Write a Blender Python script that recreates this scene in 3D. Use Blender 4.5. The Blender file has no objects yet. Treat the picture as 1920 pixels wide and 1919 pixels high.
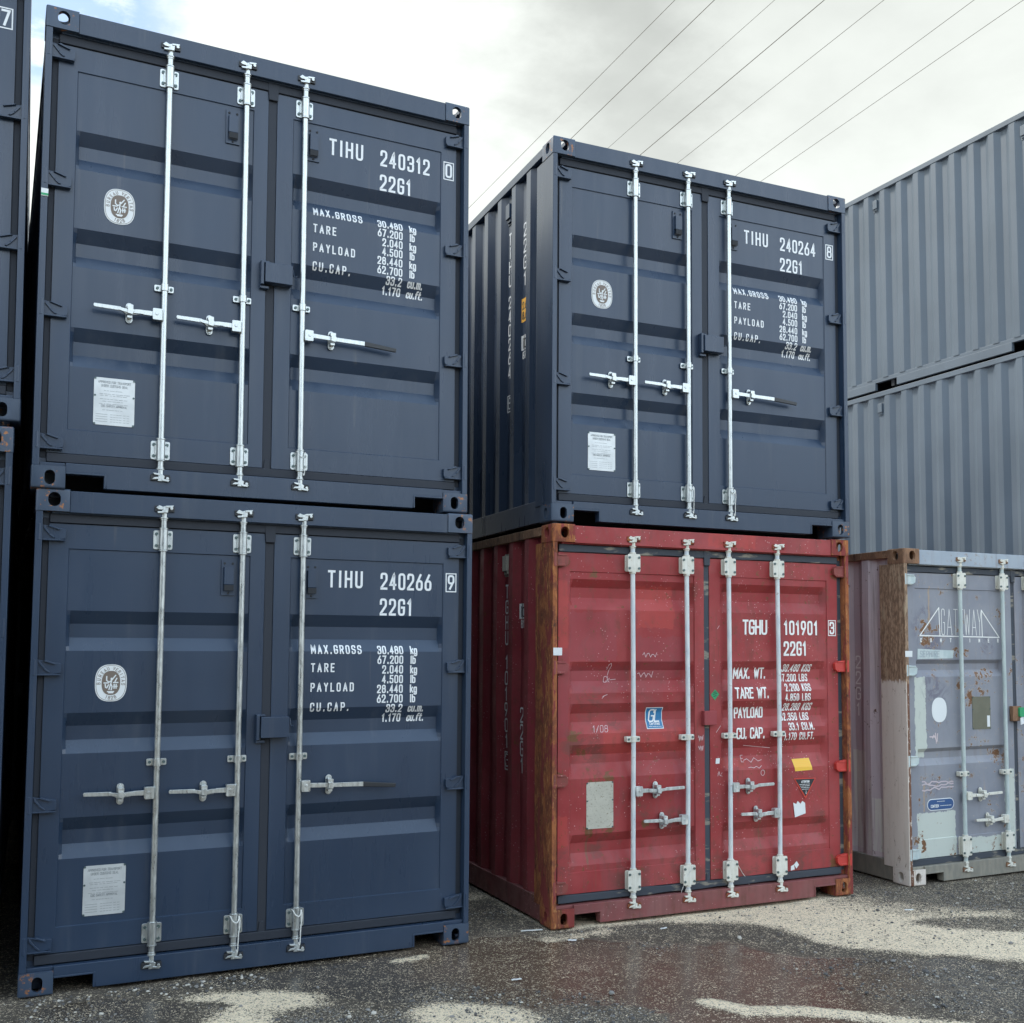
import bpy, bmesh, math, random
from mathutils import Vector, Matrix, noise as mnoise
random.seed(7)
R = math.radians
sc = bpy.context.scene
col = sc.collection

# ------------------------------------------------------------------ camera
PITCH, YAW, ROLL = 0.0671354, 0.4503028, 0.0020835
fw = Vector((math.sin(YAW)*math.cos(PITCH), math.cos(YAW)*math.cos(PITCH), math.sin(PITCH)))
rt = Vector((math.cos(YAW), -math.sin(YAW), 0)); up = rt.cross(fw)
c_, s_ = math.cos(ROLL), math.sin(ROLL)
rr = rt*c_ + up*s_; uu = up*c_ - rt*s_
cam = bpy.data.cameras.new('camera'); camo = bpy.data.objects.new('camera', cam); col.objects.link(camo)
m = Matrix((rr, uu, -fw)).transposed().to_4x4(); m.translation = (0, 0, 1.7735)
camo.matrix_world = m
cam.sensor_width = 36; cam.lens = 36*2028.34/1920
cam.shift_x = (960-1033.1)/1920; cam.shift_y = (1074.18-959.5)/1920
cam.clip_start = .05; cam.clip_end = 5000
sc.camera = camo

# ------------------------------------------------------------------ sun, sky, exposure
SUN_AZ, SUN_EL = R(-32), R(46)           # azimuth clockwise from +Y
sd = Vector((math.sin(SUN_AZ)*math.cos(SUN_EL), math.cos(SUN_AZ)*math.cos(SUN_EL), math.sin(SUN_EL)))
sl = bpy.data.lights.new('sun', 'SUN'); sl.energy = 2.3; sl.angle = R(10); sl.color = (1, .95, .87)
so = bpy.data.objects.new('sun', sl); col.objects.link(so); so.location = (0, 0, 30)
so.rotation_euler = (-sd).to_track_quat('-Z', 'Y').to_euler()
sc.view_settings.view_transform = 'Standard'; sc.view_settings.look = 'None'
sc.view_settings.exposure = 0.72; sc.view_settings.gamma = 1.0
try:
    sc.cycles.use_denoising = True; sc.cycles.max_bounces = 6
    sc.cycles.sample_clamp_indirect = 6
except Exception: pass

def N(nt, typ, **kw):
    n = nt.nodes.new(typ)
    for k, v in kw.items():
        if k.startswith('i_'):
            k = k[2:]; n.inputs[int(k) if k.isdigit() else k.replace('_', ' ')].default_value = v
        else: setattr(n, k, v)
    return n
def L(nt, a, b): nt.links.new(a, b)
def math_(nt, op, a, b=None, clamp=False):
    n = nt.nodes.new('ShaderNodeMath'); n.operation = op; n.use_clamp = clamp
    for i, v in enumerate((a, b)):
        if v is None: continue
        if isinstance(v, (int, float)): n.inputs[i].default_value = v
        else: nt.links.new(v, n.inputs[i])
    return n.outputs[0]
def mixc(nt, f, a, b, blend='MIX'):
    n = nt.nodes.new('ShaderNodeMix'); n.data_type = 'RGBA'; n.blend_type = blend
    for sock, v in ((n.inputs[0], f), (n.inputs[6], a), (n.inputs[7], b)):
        if isinstance(v, (int, float)): sock.default_value = v
        elif isinstance(v, tuple): sock.default_value = v if len(v) == 4 else (*v, 1)
        else: nt.links.new(v, sock)
    return n.outputs[2]
def ramp(nt, v, lo, hi, a=0.0, b=1.0, smooth=True):
    n = nt.nodes.new('ShaderNodeMapRange'); n.interpolation_type = 'SMOOTHSTEP' if smooth else 'LINEAR'
    n.inputs[1].default_value = lo; n.inputs[2].default_value = hi; n.inputs[3].default_value = a; n.inputs[4].default_value = b
    nt.links.new(v, n.inputs[0]); return n.outputs[0]

world = bpy.data.worlds.new("World"); sc.world = world; world.use_nodes = True
nt = world.node_tree; nt.nodes.clear()
out = N(nt, 'ShaderNodeOutputWorld'); bg = N(nt, 'ShaderNodeBackground')
sky = N(nt, 'ShaderNodeTexSky'); sky.sky_type = 'NISHITA'; sky.sun_disc = False
sky.sun_elevation = SUN_EL; sky.sun_rotation = SUN_AZ; sky.dust_density = .3; sky.ozone_density = 2.0
tc = N(nt, 'ShaderNodeTexCoord')
sx = N(nt, 'ShaderNodeSeparateXYZ'); L(nt, tc.outputs['Generated'], sx.inputs[0])
zc = math_(nt, 'MAXIMUM', math_(nt, 'ADD', sx.outputs[2], .12), .06)
cmb = N(nt, 'ShaderNodeCombineXYZ')
L(nt, math_(nt, 'DIVIDE', sx.outputs[0], zc), cmb.inputs[0]); L(nt, math_(nt, 'DIVIDE', sx.outputs[1], zc), cmb.inputs[1])
n1 = N(nt, 'ShaderNodeTexNoise', i_Scale=1.7, i_Detail=7.0, i_Roughness=.55, i_Distortion=.3); L(nt, cmb.outputs[0], n1.inputs['Vector'])
n2 = N(nt, 'ShaderNodeTexNoise', i_Scale=5.0, i_Detail=8.0, i_Roughness=.6); L(nt, cmb.outputs[0], n2.inputs['Vector'])
def dotd(v):
    d = N(nt, 'ShaderNodeVectorMath', operation='DOT_PRODUCT'); L(nt, tc.outputs['Generated'], d.inputs[0])
    d.inputs[1].default_value = Vector(v).normalized(); return d.outputs['Value']
# gap of blue sky low over the left stack, a broken sky behind the camera
hole = math_(nt, 'ADD', dotd((.015, .876, .483)), math_(nt, 'MULTIPLY', math_(nt, 'SUBTRACT', n2.outputs[0], .5), .012))
gap = math_(nt, 'MULTIPLY', ramp(nt, hole, .9945, .9992), .72)
wisp = ramp(nt, n2.outputs[0], .50, .62)
gap = math_(nt, 'MULTIPLY', gap, math_(nt, 'SUBTRACT', 1.0, math_(nt, 'MULTIPLY', wisp, .75)))
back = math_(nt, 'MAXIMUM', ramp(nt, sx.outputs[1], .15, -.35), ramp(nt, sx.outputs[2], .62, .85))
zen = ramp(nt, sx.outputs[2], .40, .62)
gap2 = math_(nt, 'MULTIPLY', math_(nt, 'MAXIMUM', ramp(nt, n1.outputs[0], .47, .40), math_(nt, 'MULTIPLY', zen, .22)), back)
gap = math_(nt, 'MAXIMUM', gap, gap2)
glow = ramp(nt, math_(nt, 'ADD', dotd((.13, .87, .46)), math_(nt, 'MULTIPLY', math_(nt, 'SUBTRACT', n2.outputs[0], .5), .05)), .945, 1.0)
glow2 = ramp(nt, math_(nt, 'ADD', dotd((.63, .62, .45)), math_(nt, 'MULTIPLY', math_(nt, 'SUBTRACT', n2.outputs[0], .5), .03)), .972, .994)
low = ramp(nt, sx.outputs[2], .47, .30)
glow3 = ramp(nt, dotd(tuple(sd)), .80, 1.0)
lum = ramp(nt, n1.outputs[0], .30, .70, .372, .46)
lum = math_(nt, 'ADD', lum, math_(nt, 'MULTIPLY', glow, .30))
lum = math_(nt, 'ADD', lum, math_(nt, 'MULTIPLY', glow2, .13))
lum = math_(nt, 'ADD', lum, math_(nt, 'MULTIPLY', glow3, .9))
lum = math_(nt, 'ADD', lum, math_(nt, 'MULTIPLY', math_(nt, 'SUBTRACT', n2.outputs[0], .5), .12))
lum = math_(nt, 'ADD', lum, math_(nt, 'MULTIPLY', low, .20))
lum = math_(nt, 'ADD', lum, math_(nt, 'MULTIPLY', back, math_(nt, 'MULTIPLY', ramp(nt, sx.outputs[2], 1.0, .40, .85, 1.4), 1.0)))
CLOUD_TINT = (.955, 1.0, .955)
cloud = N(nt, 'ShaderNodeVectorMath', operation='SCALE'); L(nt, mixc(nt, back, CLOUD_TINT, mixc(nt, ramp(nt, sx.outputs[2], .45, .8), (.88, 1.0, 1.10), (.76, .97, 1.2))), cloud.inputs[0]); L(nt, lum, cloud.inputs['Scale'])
skys = N(nt, 'ShaderNodeVectorMath', operation='SCALE'); L(nt, sky.outputs[0], skys.inputs[0]); skys.inputs['Scale'].default_value = .105
skyt = mixc(nt, 1.0, skys.outputs[0], (.78, 1.0, 1.12), 'MULTIPLY')
dist = math_(nt, 'MULTIPLY', back, ramp(nt, math_(nt, 'ADD', sx.outputs[2], math_(nt, 'MULTIPLY', math_(nt, 'SUBTRACT', n2.outputs[0], .5), .06)), .15, .09))   # dark low band added behind the camera so lower doors reflect less sky
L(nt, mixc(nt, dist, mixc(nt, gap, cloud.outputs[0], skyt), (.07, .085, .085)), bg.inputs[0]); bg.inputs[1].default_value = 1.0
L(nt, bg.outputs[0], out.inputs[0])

# ------------------------------------------------------------------ materials
def mat(name, color, rough=.5, metal=0.0, spec=.5):
    mt = bpy.data.materials.new(name); mt.use_nodes = True
    b = mt.node_tree.nodes['Principled BSDF']
    b.inputs['Base Color'].default_value = (*color, 1); b.inputs['Roughness'].default_value = rough
    b.inputs['Metallic'].default_value = metal; b.inputs['Specular IOR Level'].default_value = spec
    return mt, mt.node_tree, b
def oc(nt):
    t = N(nt, 'ShaderNodeTexCoord'); return t.outputs['Object']
def mapping(nt, v, scale):
    mp = N(nt, 'ShaderNodeMapping'); mp.inputs['Scale'].default_value = scale; L(nt, v, mp.inputs[0]); return mp.outputs[0]
def noise(nt, v, scale, detail=4, rough=.55, dist=0.0):
    n = N(nt, 'ShaderNodeTexNoise', i_Scale=scale, i_Detail=detail, i_Roughness=rough, i_Distortion=dist); L(nt, v, n.inputs['Vector']); return n.outputs[0]
def bump(nt, b, h, strength=.2, dist=.002):
    n = N(nt, 'ShaderNodeBump'); n.inputs['Strength'].default_value = strength; n.inputs['Distance'].default_value = dist
    L(nt, h, n.inputs['Height']); L(nt, n.outputs[0], b.inputs['Normal'])
def box_mask(nt, sep, boxes, wob, amp=.012):
    """union of rectangles in the x/z plane of the thing, with a hand painted edge"""
    tot = None
    x = math_(nt, 'ADD', sep.outputs[0], math_(nt, 'MULTIPLY', math_(nt, 'SUBTRACT', wob, .5), amp))
    z = math_(nt, 'ADD', sep.outputs[2], math_(nt, 'MULTIPLY', math_(nt, 'SUBTRACT', wob, .5), amp*1.5))
    for (u0, u1, v0, v1) in boxes:
        e = .003
        k = math_(nt, 'MULTIPLY', ramp(nt, x, u0-e, u0+e), ramp(nt, x, u1+e, u1-e))
        k = math_(nt, 'MULTIPLY', k, math_(nt, 'MULTIPLY', ramp(nt, z, v0-e, v0+e), ramp(nt, z, v1+e, v1-e)))
        tot = k if tot is None else math_(nt, 'MAXIMUM', tot, k)
    return tot

def new_paint(name, base, rough=.30, rust=0.0):
    mt, nt, b = mat(name, base, rough)
    o0 = oc(nt); oi = N(nt, 'ShaderNodeObjectInfo'); va = N(nt, 'ShaderNodeVectorMath', operation='ADD'); L(nt, o0, va.inputs[0]); L(nt, oi.outputs['Location'], va.inputs[1]); o = va.outputs[0]
    big = noise(nt, o, 1.3, 3); fine = noise(nt, o, 60, 3); streak = noise(nt, mapping(nt, o, (9, 9, .8)), 1.0, 4)
    c = mixc(nt, ramp(nt, big, .3, .7), tuple(x*.93 for x in base), tuple(x*1.07 for x in base))
    c = mixc(nt, ramp(nt, streak, .55, .8, 0, .16), c, (.16, .17, .18))      # thin film of dust
    scuff = math_(nt, 'MULTIPLY', ramp(nt, noise(nt, mapping(nt, o, (6, 6, 3)), 3.2, 7, .8, 2.0), .665, .70), ramp(nt, noise(nt, o, 1.7, 2), .52, .66))
    c = mixc(nt, math_(nt, 'MULTIPLY', scuff, .35), c, tuple(x*1.9+.03 for x in base))
    runs = math_(nt, 'MULTIPLY', ramp(nt, noise(nt, mapping(nt, o, (26, 26, .5)), 1.0, 4, .6), .60, .78), ramp(nt, noise(nt, o, 2.2, 2), .48, .64))
    c = mixc(nt, math_(nt, 'MULTIPLY', runs, .30), c, (.17, .16, .145))
    if rust:
        r = math_(nt, 'MULTIPLY', ramp(nt, noise(nt, o, 38, 5, .65), .56, .63), ramp(nt, noise(nt, o, 7, 2), .50, .58))
        r = math_(nt, 'MULTIPLY', r, rust)
        c = mixc(nt, r, c, (.33, .13, .04))
    L(nt, c, b.inputs['Base Color'])
    L(nt, ramp(nt, math_(nt, 'ADD', math_(nt, 'MULTIPLY', streak, .6), math_(nt, 'MULTIPLY', big, .4)), .3, .7, rough-.06, rough+.1), b.inputs['Roughness'])
    bump(nt, b, math_(nt, 'ADD', fine, math_(nt, 'MULTIPLY', big, 2.0)), .10, .001)
    return mt
NAVY = (.0215, .0395, .0735)
M = {}
M['navy'] = new_paint('navy_paint', NAVY)
M['navy_fit'] = new_paint('navy_casting_paint', (.040, .062, .100), .40, 1.0)
M['navy_dark'] = new_paint('navy_side_paint', (.038, .055, .088), .28)
M['slate'] = new_paint('slate_paint', (.098, .126, .156), .46)
def galv(name, dirty=0.0):
    mt, nt, b = mat(name, (.66, .69, .68), .34, .85)
    o = oc(nt); n = noise(nt, mapping(nt, o, (1, 1, .35)), 55, 5, .6); sp = noise(nt, o, 14, 4)
    c = mixc(nt, ramp(nt, n, .35, .7), (.44, .465, .465), (.60, .625, .61))
    if dirty:
        c = mixc(nt, ramp(nt, sp, .52, .66, 0, .8), c, (.72, .69, .62))
        c = mixc(nt, ramp(nt, noise(nt, o, 70, 5, .7), .62, .72, 0, dirty), c, (.17, .075, .03))
        L(nt, ramp(nt, sp, .45, .62, .75, .1), b.inputs['Metallic'])
        L(nt, ramp(nt, sp, .45, .62, .42, .62), b.inputs['Roughness'])
    else:
        L(nt, ramp(nt, n, .3, .7, .26, .42), b.inputs['Roughness'])
    L(nt, c, b.inputs['Base Color']); bump(nt, b, n, .15, .0008)
    return mt
M['galv'] = galv('galvanised_steel'); M['galv_old'] = galv('old_galvanised_steel', .5)
def painted_old(name, a, b2, rustamt, spots=True):
    mt, nt, b = mat(name, a, .55)
    o = oc(nt); n = noise(nt, mapping(nt, o, (1, 1, .3)), 30, 5); r = noise(nt, o, 45, 6, .7)
    c = mixc(nt, ramp(nt, n, .35, .68), a, b2)
    c = mixc(nt, ramp(nt, r, .60, .68, 0, rustamt), c, (.20, .085, .035))
    L(nt, c, b.inputs['Base Color']); bump(nt, b, r, .25, .001); return mt
M['bar_white'] = painted_old('chalky_galvanised_bar', (.52, .57, .60), (.66, .68, .66), .45)
M['bar_cream'] = painted_old('cream_overpainted_fitting', (.60, .58, .50), (.68, .67, .60), .75)
M['bar_grey'] = painted_old('pale_green_grey_bar', (.40, .47, .46), (.50, .56, .54), .3)
M['rubber'] = mat('rubber_gasket', (.017, .022, .033), .7)[0]
def old_rubber():
    mt, nt, b = mat('aged_gasket', (.05, .06, .075), .75)
    o = oc(nt); n = noise(nt, mapping(nt, o, (2.2, 2, 9)), 2.2, 5)
    L(nt, mixc(nt, ramp(nt, n, .56, .66), (.040, .048, .062), (.22, .20, .16)), b.inputs['Base Color']); bump(nt, b, noise(nt, o, 40, 4), .4, .003); return mt
M['rubber_old'] = old_rubber()
M['black'] = mat('black_plastic', (.018, .02, .024), .45)[0]
M['dark'] = mat('dark_interior', (.02, .022, .026), .8)[0]
M['bolt'] = mat('bolt_zinc_dark', (.10, .14, .14), .45, .5)[0]
M['white'] = mat('white_vinyl_lettering', (.74, .76, .77), .45)[0]
M['white_worn'] = mat('white_worn_lettering', (.80, .79, .76), .55)[0]
M['chalk'] = mat('chalk_marking', (.62, .46, .47), .9)[0]
M['brown_ink'] = mat('emblem_brown', (.16, .125, .10), .5)[0]
M['tag_white'] = mat('white_tag', (.70, .72, .72), .5)[0]
M['yellow'] = mat('yellow_label', (.83, .50, .06), .5)[0]
M['amber'] = mat('amber_label', (.86, .43, .04), .5)[0]
M['blue_lbl'] = mat('blue_label', (.015, .16, .34), .4)[0]
M['navy_lbl'] = mat('deep_blue_label', (.03, .085, .22), .4)[0]
M['green'] = mat('green_label', (.02, .30, .12), .5)[0]
M['red_lbl'] = mat('red_label', (.55, .05, .03), .5)[0]
M['ink'] = mat('black_ink', (.02, .02, .024), .5)[0]
M['grey_ink'] = mat('grey_engraving', (.20, .22, .23), .5)[0]
M['cord'] = mat('white_cord', (.68, .68, .64), .8)[0]
M['wire'] = mat('power_wire', (.16, .14, .12), .6)[0]
def plate_mat(name, base, dirty):
    mt, nt, b = mat(name, base, .36, .35 if not dirty else .05)
    o = oc(nt); n = noise(nt, o, 9, 4); f = noise(nt, o, 90, 5, .7)
    c = mixc(nt, ramp(nt, n, .35, .7), tuple(x*.86 for x in base), base)
    if dirty: c = mixc(nt, ramp(nt, f, .55, .66, 0, .75), c, (.16, .12, .07))
    L(nt, c, b.inputs['Base Color']); return mt
M['plate'] = plate_mat('aluminium_plate', (.62, .64, .64), False)
M['plate_old'] = plate_mat('weathered_plate', (.52, .50, .42), True)
M['plate_olive'] = plate_mat('olive_plate', (.15, .15, .11), True)
def rusty(name, a=(.34, .120, .045), b2=(.16, .050, .030), c3=(.58, .29, .11), paint=None, paint_lo=.6):
    mt, nt, b = mat(name, a, .85, 0, .25)
    o = oc(nt); n = noise(nt, mapping(nt, o, (14, 14, 1.6)), 1.5, 6, .65); f = noise(nt, mapping(nt, o, (3, 3, 1)), 22, 6, .7); s = noise(nt, mapping(nt, o, (60, 60, 3)), 1.0, 4)
    pm = noise(nt, mapping(nt, o, (1, 1, .55)), 11, 6, .7, .8); gr = noise(nt, o, 90, 4, .7)
    c = mixc(nt, ramp(nt, pm, .38, .60), b2, a)
    c = mixc(nt, ramp(nt, n, .50, .66, 0, .7), c, b2)
    c = mixc(nt, math_(nt, 'MULTIPLY', math_(nt, 'MULTIPLY', ramp(nt, f, .50, .62), ramp(nt, s, .46, .62)), .75), c, c3)
    c = mixc(nt, ramp(nt, noise(nt, mapping(nt, o, (7, 7, 1.3)), 3.5, 7, .75, 1.2), .585, .64, 0, .85), c, (.045, .026, .020))
    c = mixc(nt, ramp(nt, gr, .62, .74, 0, .5), c, tuple(min(1, x*1.3) for x in c3))
    if paint: c = mixc(nt, ramp(nt, noise(nt, mapping(nt, o, (5, 5, 1.4)), 2.2, 7, .7), paint_lo-.055, paint_lo-.03), c, paint)
    L(nt, c, b.inputs['Base Color']); bump(nt, b, math_(nt, 'ADD', f, s), .7, .004); return mt
M['rust'] = rusty('rusted_steel', paint=(.22, .045, .040), paint_lo=.575)
M['rust_brown'] = rusty('brown_rusted_steel', (.26, .145, .085), (.17, .095, .06), (.38, .25, .15))

def blob_mask(nt, sep, spots):
    t_ = None; fl = N(nt, 'ShaderNodeCombineXYZ'); L(nt, sep.outputs[0], fl.inputs[0]); L(nt, sep.outputs[2], fl.inputs[2])
    for (u, v, r) in spots:
        d_ = N(nt, 'ShaderNodeVectorMath', operation='DISTANCE'); L(nt, fl.outputs[0], d_.inputs[0]); d_.inputs[1].default_value = (u, 0, v)
        k = ramp(nt, d_.outputs['Value'], r, r*.25); t_ = k if t_ is None else math_(nt, 'MAXIMUM', t_, k)
    return t_
def red_paint(name, base=(.285, .034, .036), fade=(.35, .062, .062), worn=.5):
    mt, nt, b = mat(name, base, .48, 0, .3)
    o = oc(nt); sep = N(nt, 'ShaderNodeSeparateXYZ'); L(nt, o, sep.inputs[0])
    big = noise(nt, o, 2.1, 5); mid = noise(nt, o, 9, 6, .65); str_ = noise(nt, mapping(nt, o, (16, 16, .9)), 1.3, 5, .6)
    c = mixc(nt, ramp(nt, big, .36, .68), base, fade)
    wob = noise(nt, o, 24, 3)
    dull = box_mask(nt, sep, [(.15, .50, 1.70, 2.02), (.66, 1.02, 1.58, 1.86), (.95, 1.09, .60, 1.0), (.053, .137, 1.2, 1.75), (.14, .6, 1.50, 1.66)], wob, .05)
    c = mixc(nt, math_(nt, 'MULTIPLY', dull, .5), c, (.27, .052, .062))
    fresh = box_mask(nt, sep, [(.056, .135, 1.78, 2.22), (.66, .95, 1.92, 2.2), (.4, 1.05, 1.08, 1.24), (.06, .135, .5, .7), (1.2, 1.6, 2.49, 2.59), (1.32, 1.55, .95, 1.02)], wob, .04)
    c = mixc(nt, math_(nt, 'MULTIPLY', fresh, .55), c, (.44, .06, .05))
    grime = math_(nt, 'MULTIPLY', ramp(nt, mid, .44, .68), ramp(nt, str_, .44, .62))
    c = mixc(nt, math_(nt, 'MULTIPLY', grime, worn), c, (.13, .055, .04))
    low = math_(nt, 'MULTIPLY', ramp(nt, math_(nt, 'ADD', sep.outputs[2], math_(nt, 'MULTIPLY', big, .3)), .62, .20), .35)
    c = mixc(nt, math_(nt, 'MULTIPLY', low, ramp(nt, str_, .4, .6)), c, (.15, .06, .055))
    rustm = math_(nt, 'MULTIPLY', ramp(nt, noise(nt, o, 14, 7, .75), .60, .66), ramp(nt, noise(nt, o, 2.6, 3), .50, .60))
    c = mixc(nt, rustm, c, (.17, .07, .03))
    v = N(nt, 'ShaderNodeTexVoronoi'); v.inputs['Scale'].default_value = 42; L(nt, o, v.inputs['Vector'])
    sp = math_(nt, 'MULTIPLY', ramp(nt, v.outputs['Distance'], .17, .10), ramp(nt, noise(nt, o, 3.4, 4), .46, .60))
    c = mixc(nt, math_(nt, 'MULTIPLY', sp, .75), c, (.70, .46, .44))
    broad = math_(nt, 'MULTIPLY', ramp(nt, noise(nt, mapping(nt, o, (1.6, 1.6, .8)), 2.6, 7, .72, 1.2), .50, .62), .42)
    c = mixc(nt, broad, c, (.235, .058, .060))
    drip = math_(nt, 'MULTIPLY', ramp(nt, noise(nt, mapping(nt, o, (30, 30, .7)), 1.0, 5, .6), .58, .72), ramp(nt, noise(nt, o, 1.9, 3), .46, .62))
    c = mixc(nt, math_(nt, 'MULTIPLY', drip, .5), c, (.15, .065, .045))
    scr = ramp(nt, noise(nt, mapping(nt, o, (9, 9, 2)), 4.2, 7, .8, 2.5), .695, .72)
    c = mixc(nt, math_(nt, 'MULTIPLY', scr, .6), c, (.50, .24, .23))
    if name == 'weathered_red_paint':
        gm = blob_mask(nt, sep, [(.18, 1.14, .16), (.32, 1.10, .17), (.50, 1.30, .10), (.30, 1.42, .16), (.36, .46, .10), (.12, .40, .12), (.95, .62, .13), (1.0, .34, .15), (1.12, .24, .10), (1.28, .30, .10), (2.20, .56, .10), (2.05, .26, .16), (.70, .70, .10), (1.6, .25, .2), (.6, .24, .2)])
        gn = noise(nt, mapping(nt, o, (1, 1, 1.6)), 7, 7, .75, .8)
        c = mixc(nt, math_(nt, 'MULTIPLY', math_(nt, 'MULTIPLY', gm, ramp(nt, gn, .42, .58)), .6), c, (.115, .058, .045))
        rm = blob_mask(nt, sep, [(.17, 1.20, .09), (.24, 1.11, .08), (.33, .925, .07), (.43, .92, .07), (.29, .575, .07), (.44, .60, .06), (.33, 2.28, .06), (.09, 1.65, .07), (.09, .95, .07), (.09, .25, .08), (.10, 2.36, .09), (1.10, .22, .07), (2.30, .24, .08), (.72, .60, .05), (1.30, .62, .04), (2.33, 2.33, .06)])
        rv = math_(nt, 'ADD', noise(nt, o, 26, 6, .72), math_(nt, 'MULTIPLY', rm, .16))
        c = mixc(nt, ramp(nt, rv, .615, .67), c, (.16, .068, .03))
        drp = math_(nt, 'MULTIPLY', box_mask(nt, sep, [(.285, .30, .34, .60), (.335, .345, .22, .50), (.62, .635, .5, .82), (1.66, 1.67, .3, .6)], wob, .015), ramp(nt, str_, .36, .58))
        c = mixc(nt, math_(nt, 'MULTIPLY', drp, .7), c, (.17, .085, .05))
    L(nt, c, b.inputs['Base Color']); L(nt, ramp(nt, mid, .35, .7, .42, .64), b.inputs['Roughness'])
    bump(nt, b, math_(nt, 'ADD', mid, math_(nt, 'MULTIPLY', rustm, .6)), .22, .003); return mt
M['red'] = red_paint('weathered_red_paint')
M['red_side'] = red_paint('red_side_paint', (.23, .034, .042), (.30, .055, .062), .5)
M['red_sill'] = red_paint('scuffed_red_sill_paint', (.19, .060, .058), (.24, .10, .095), .9)
M['red_hinge'] = red_paint('red_hinge_paint', (.21, .048, .04), (.27, .07, .06), .9)
M['red_bright'] = mat('bright_red_touch_up', (.50, .045, .035), .45)[0]

def lav_paint(name, pale, base=(.215, .225, .262), base2=(.262, .270, .300), chips=1.0, palecol=(.50, .535, .485), streaky=False):
    mt, nt, b = mat(name, base, .55, 0, .35)
    o = oc(nt); sep = N(nt, 'ShaderNodeSeparateXYZ'); L(nt, o, sep.inputs[0])
    big = noise(nt, o, 2.6, 5); str_ = noise(nt, mapping(nt, o, (12, 12, .7)), 1.2, 5, .6); mid = noise(nt, o, 13, 6, .7)
    c = mixc(nt, ramp(nt, big, .34, .68), base, base2)
    c = mixc(nt, ramp(nt, str_, .52, .75, 0, .5), c, (.20, .17, .18))
    wob = noise(nt, o, 30, 3)
    if pale:
        c = mixc(nt, box_mask(nt, sep, pale, wob, .03), c, palecol)
    chip = math_(nt, 'MULTIPLY', ramp(nt, noise(nt, o, 24, 5, .7), .585, .61), ramp(nt, noise(nt, o, 3.4, 3), .52, .60))
    halo = math_(nt, 'MULTIPLY', ramp(nt, noise(nt, o, 24, 5, .7), .52, .60), ramp(nt, noise(nt, o, 3.4, 3), .50, .60))
    c = mixc(nt, math_(nt, 'MULTIPLY', halo, .45*chips), c, (.45, .40, .34))
    c = mixc(nt, math_(nt, 'MULTIPLY', chip, chips), c, (.17, .08, .035))
    if pale:
        def blob(spots):
            t_ = None
            for (u, v, r) in spots:
                d_ = N(nt, 'ShaderNodeVectorMath', operation='DISTANCE'); fl = N(nt, 'ShaderNodeCombineXYZ'); L(nt, sep.outputs[0], fl.inputs[0]); L(nt, sep.outputs[2], fl.inputs[2])
                L(nt, fl.outputs[0], d_.inputs[0]); d_.inputs[1].default_value = (u, 0, v); k = ramp(nt, d_.outputs['Value'], r, r*.3)
                t_ = k if t_ is None else math_(nt, 'MAXIMUM', t_, k)
            return t_
        n4 = noise(nt, o, 17, 6, .7, .5); n5 = noise(nt, mapping(nt, o, (1, 1, .6)), 8, 6, .7, 1.0)
        st_ = math_(nt, 'MULTIPLY', blob([(.24, 1.98, .17), (.33, 1.86, .16), (.27, 2.08, .10), (.93, 1.84, .12), (.33, 1.50, .16), (.42, 1.44, .12), (.30, .74, .10)]), ramp(nt, n5, .44, .56))
        c = mixc(nt, math_(nt, 'MULTIPLY', st_, .75), c, (.13, .125, .17))
        rs_ = math_(nt, 'ADD', n4, math_(nt, 'MULTIPLY', blob([(.26, 1.97, .14), (.36, 1.93, .12), (.32, 1.85, .13), (.24, 1.87, .08), (.60, 1.79, .08), (.70, 1.77, .06), (.68, 1.46, .13), (.62, 1.52, .08), (.84, 1.57, .10), (.95, 1.60, .09), (.74, 1.40, .09), (.86, 1.46, .07), (.16, .30, .12), (1.0, .95, .10), (.5, .12, .12)]), .17))
        c = mixc(nt, ramp(nt, rs_, .63, .67, 0, .55), c, (.46, .40, .33))
        c = mixc(nt, ramp(nt, rs_, .665, .69), c, (.17, .08, .035))
        run_ = math_(nt, 'MULTIPLY', box_mask(nt, sep, [(.86, .885, .62, 1.15), (.30, .315, 2.0, 2.3), (.21, .225, .55, .75)], wob, .02), ramp(nt, str_, .38, .6))
        c = mixc(nt, math_(nt, 'MULTIPLY', run_, .6), c, (.42, .30, .18))
        c = mixc(nt, ramp(nt, noise(nt, mapping(nt, o, (4, 4, 1.5)), 5, 7, .75), .55, .75, 0, .45), c, (.15, .15, .165))
    L(nt, c, b.inputs['Base Color']); bump(nt, b, mid, .2, .002); return mt
M['lav'] = lav_paint('worn_lavender_paint', [(.132, .255, .96, 1.585), (.135, .545, .15, .535), (.665, 1.05, .13, .31), (1.10, 1.20, .19, .83)])
M['lav_side'] = None
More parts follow.
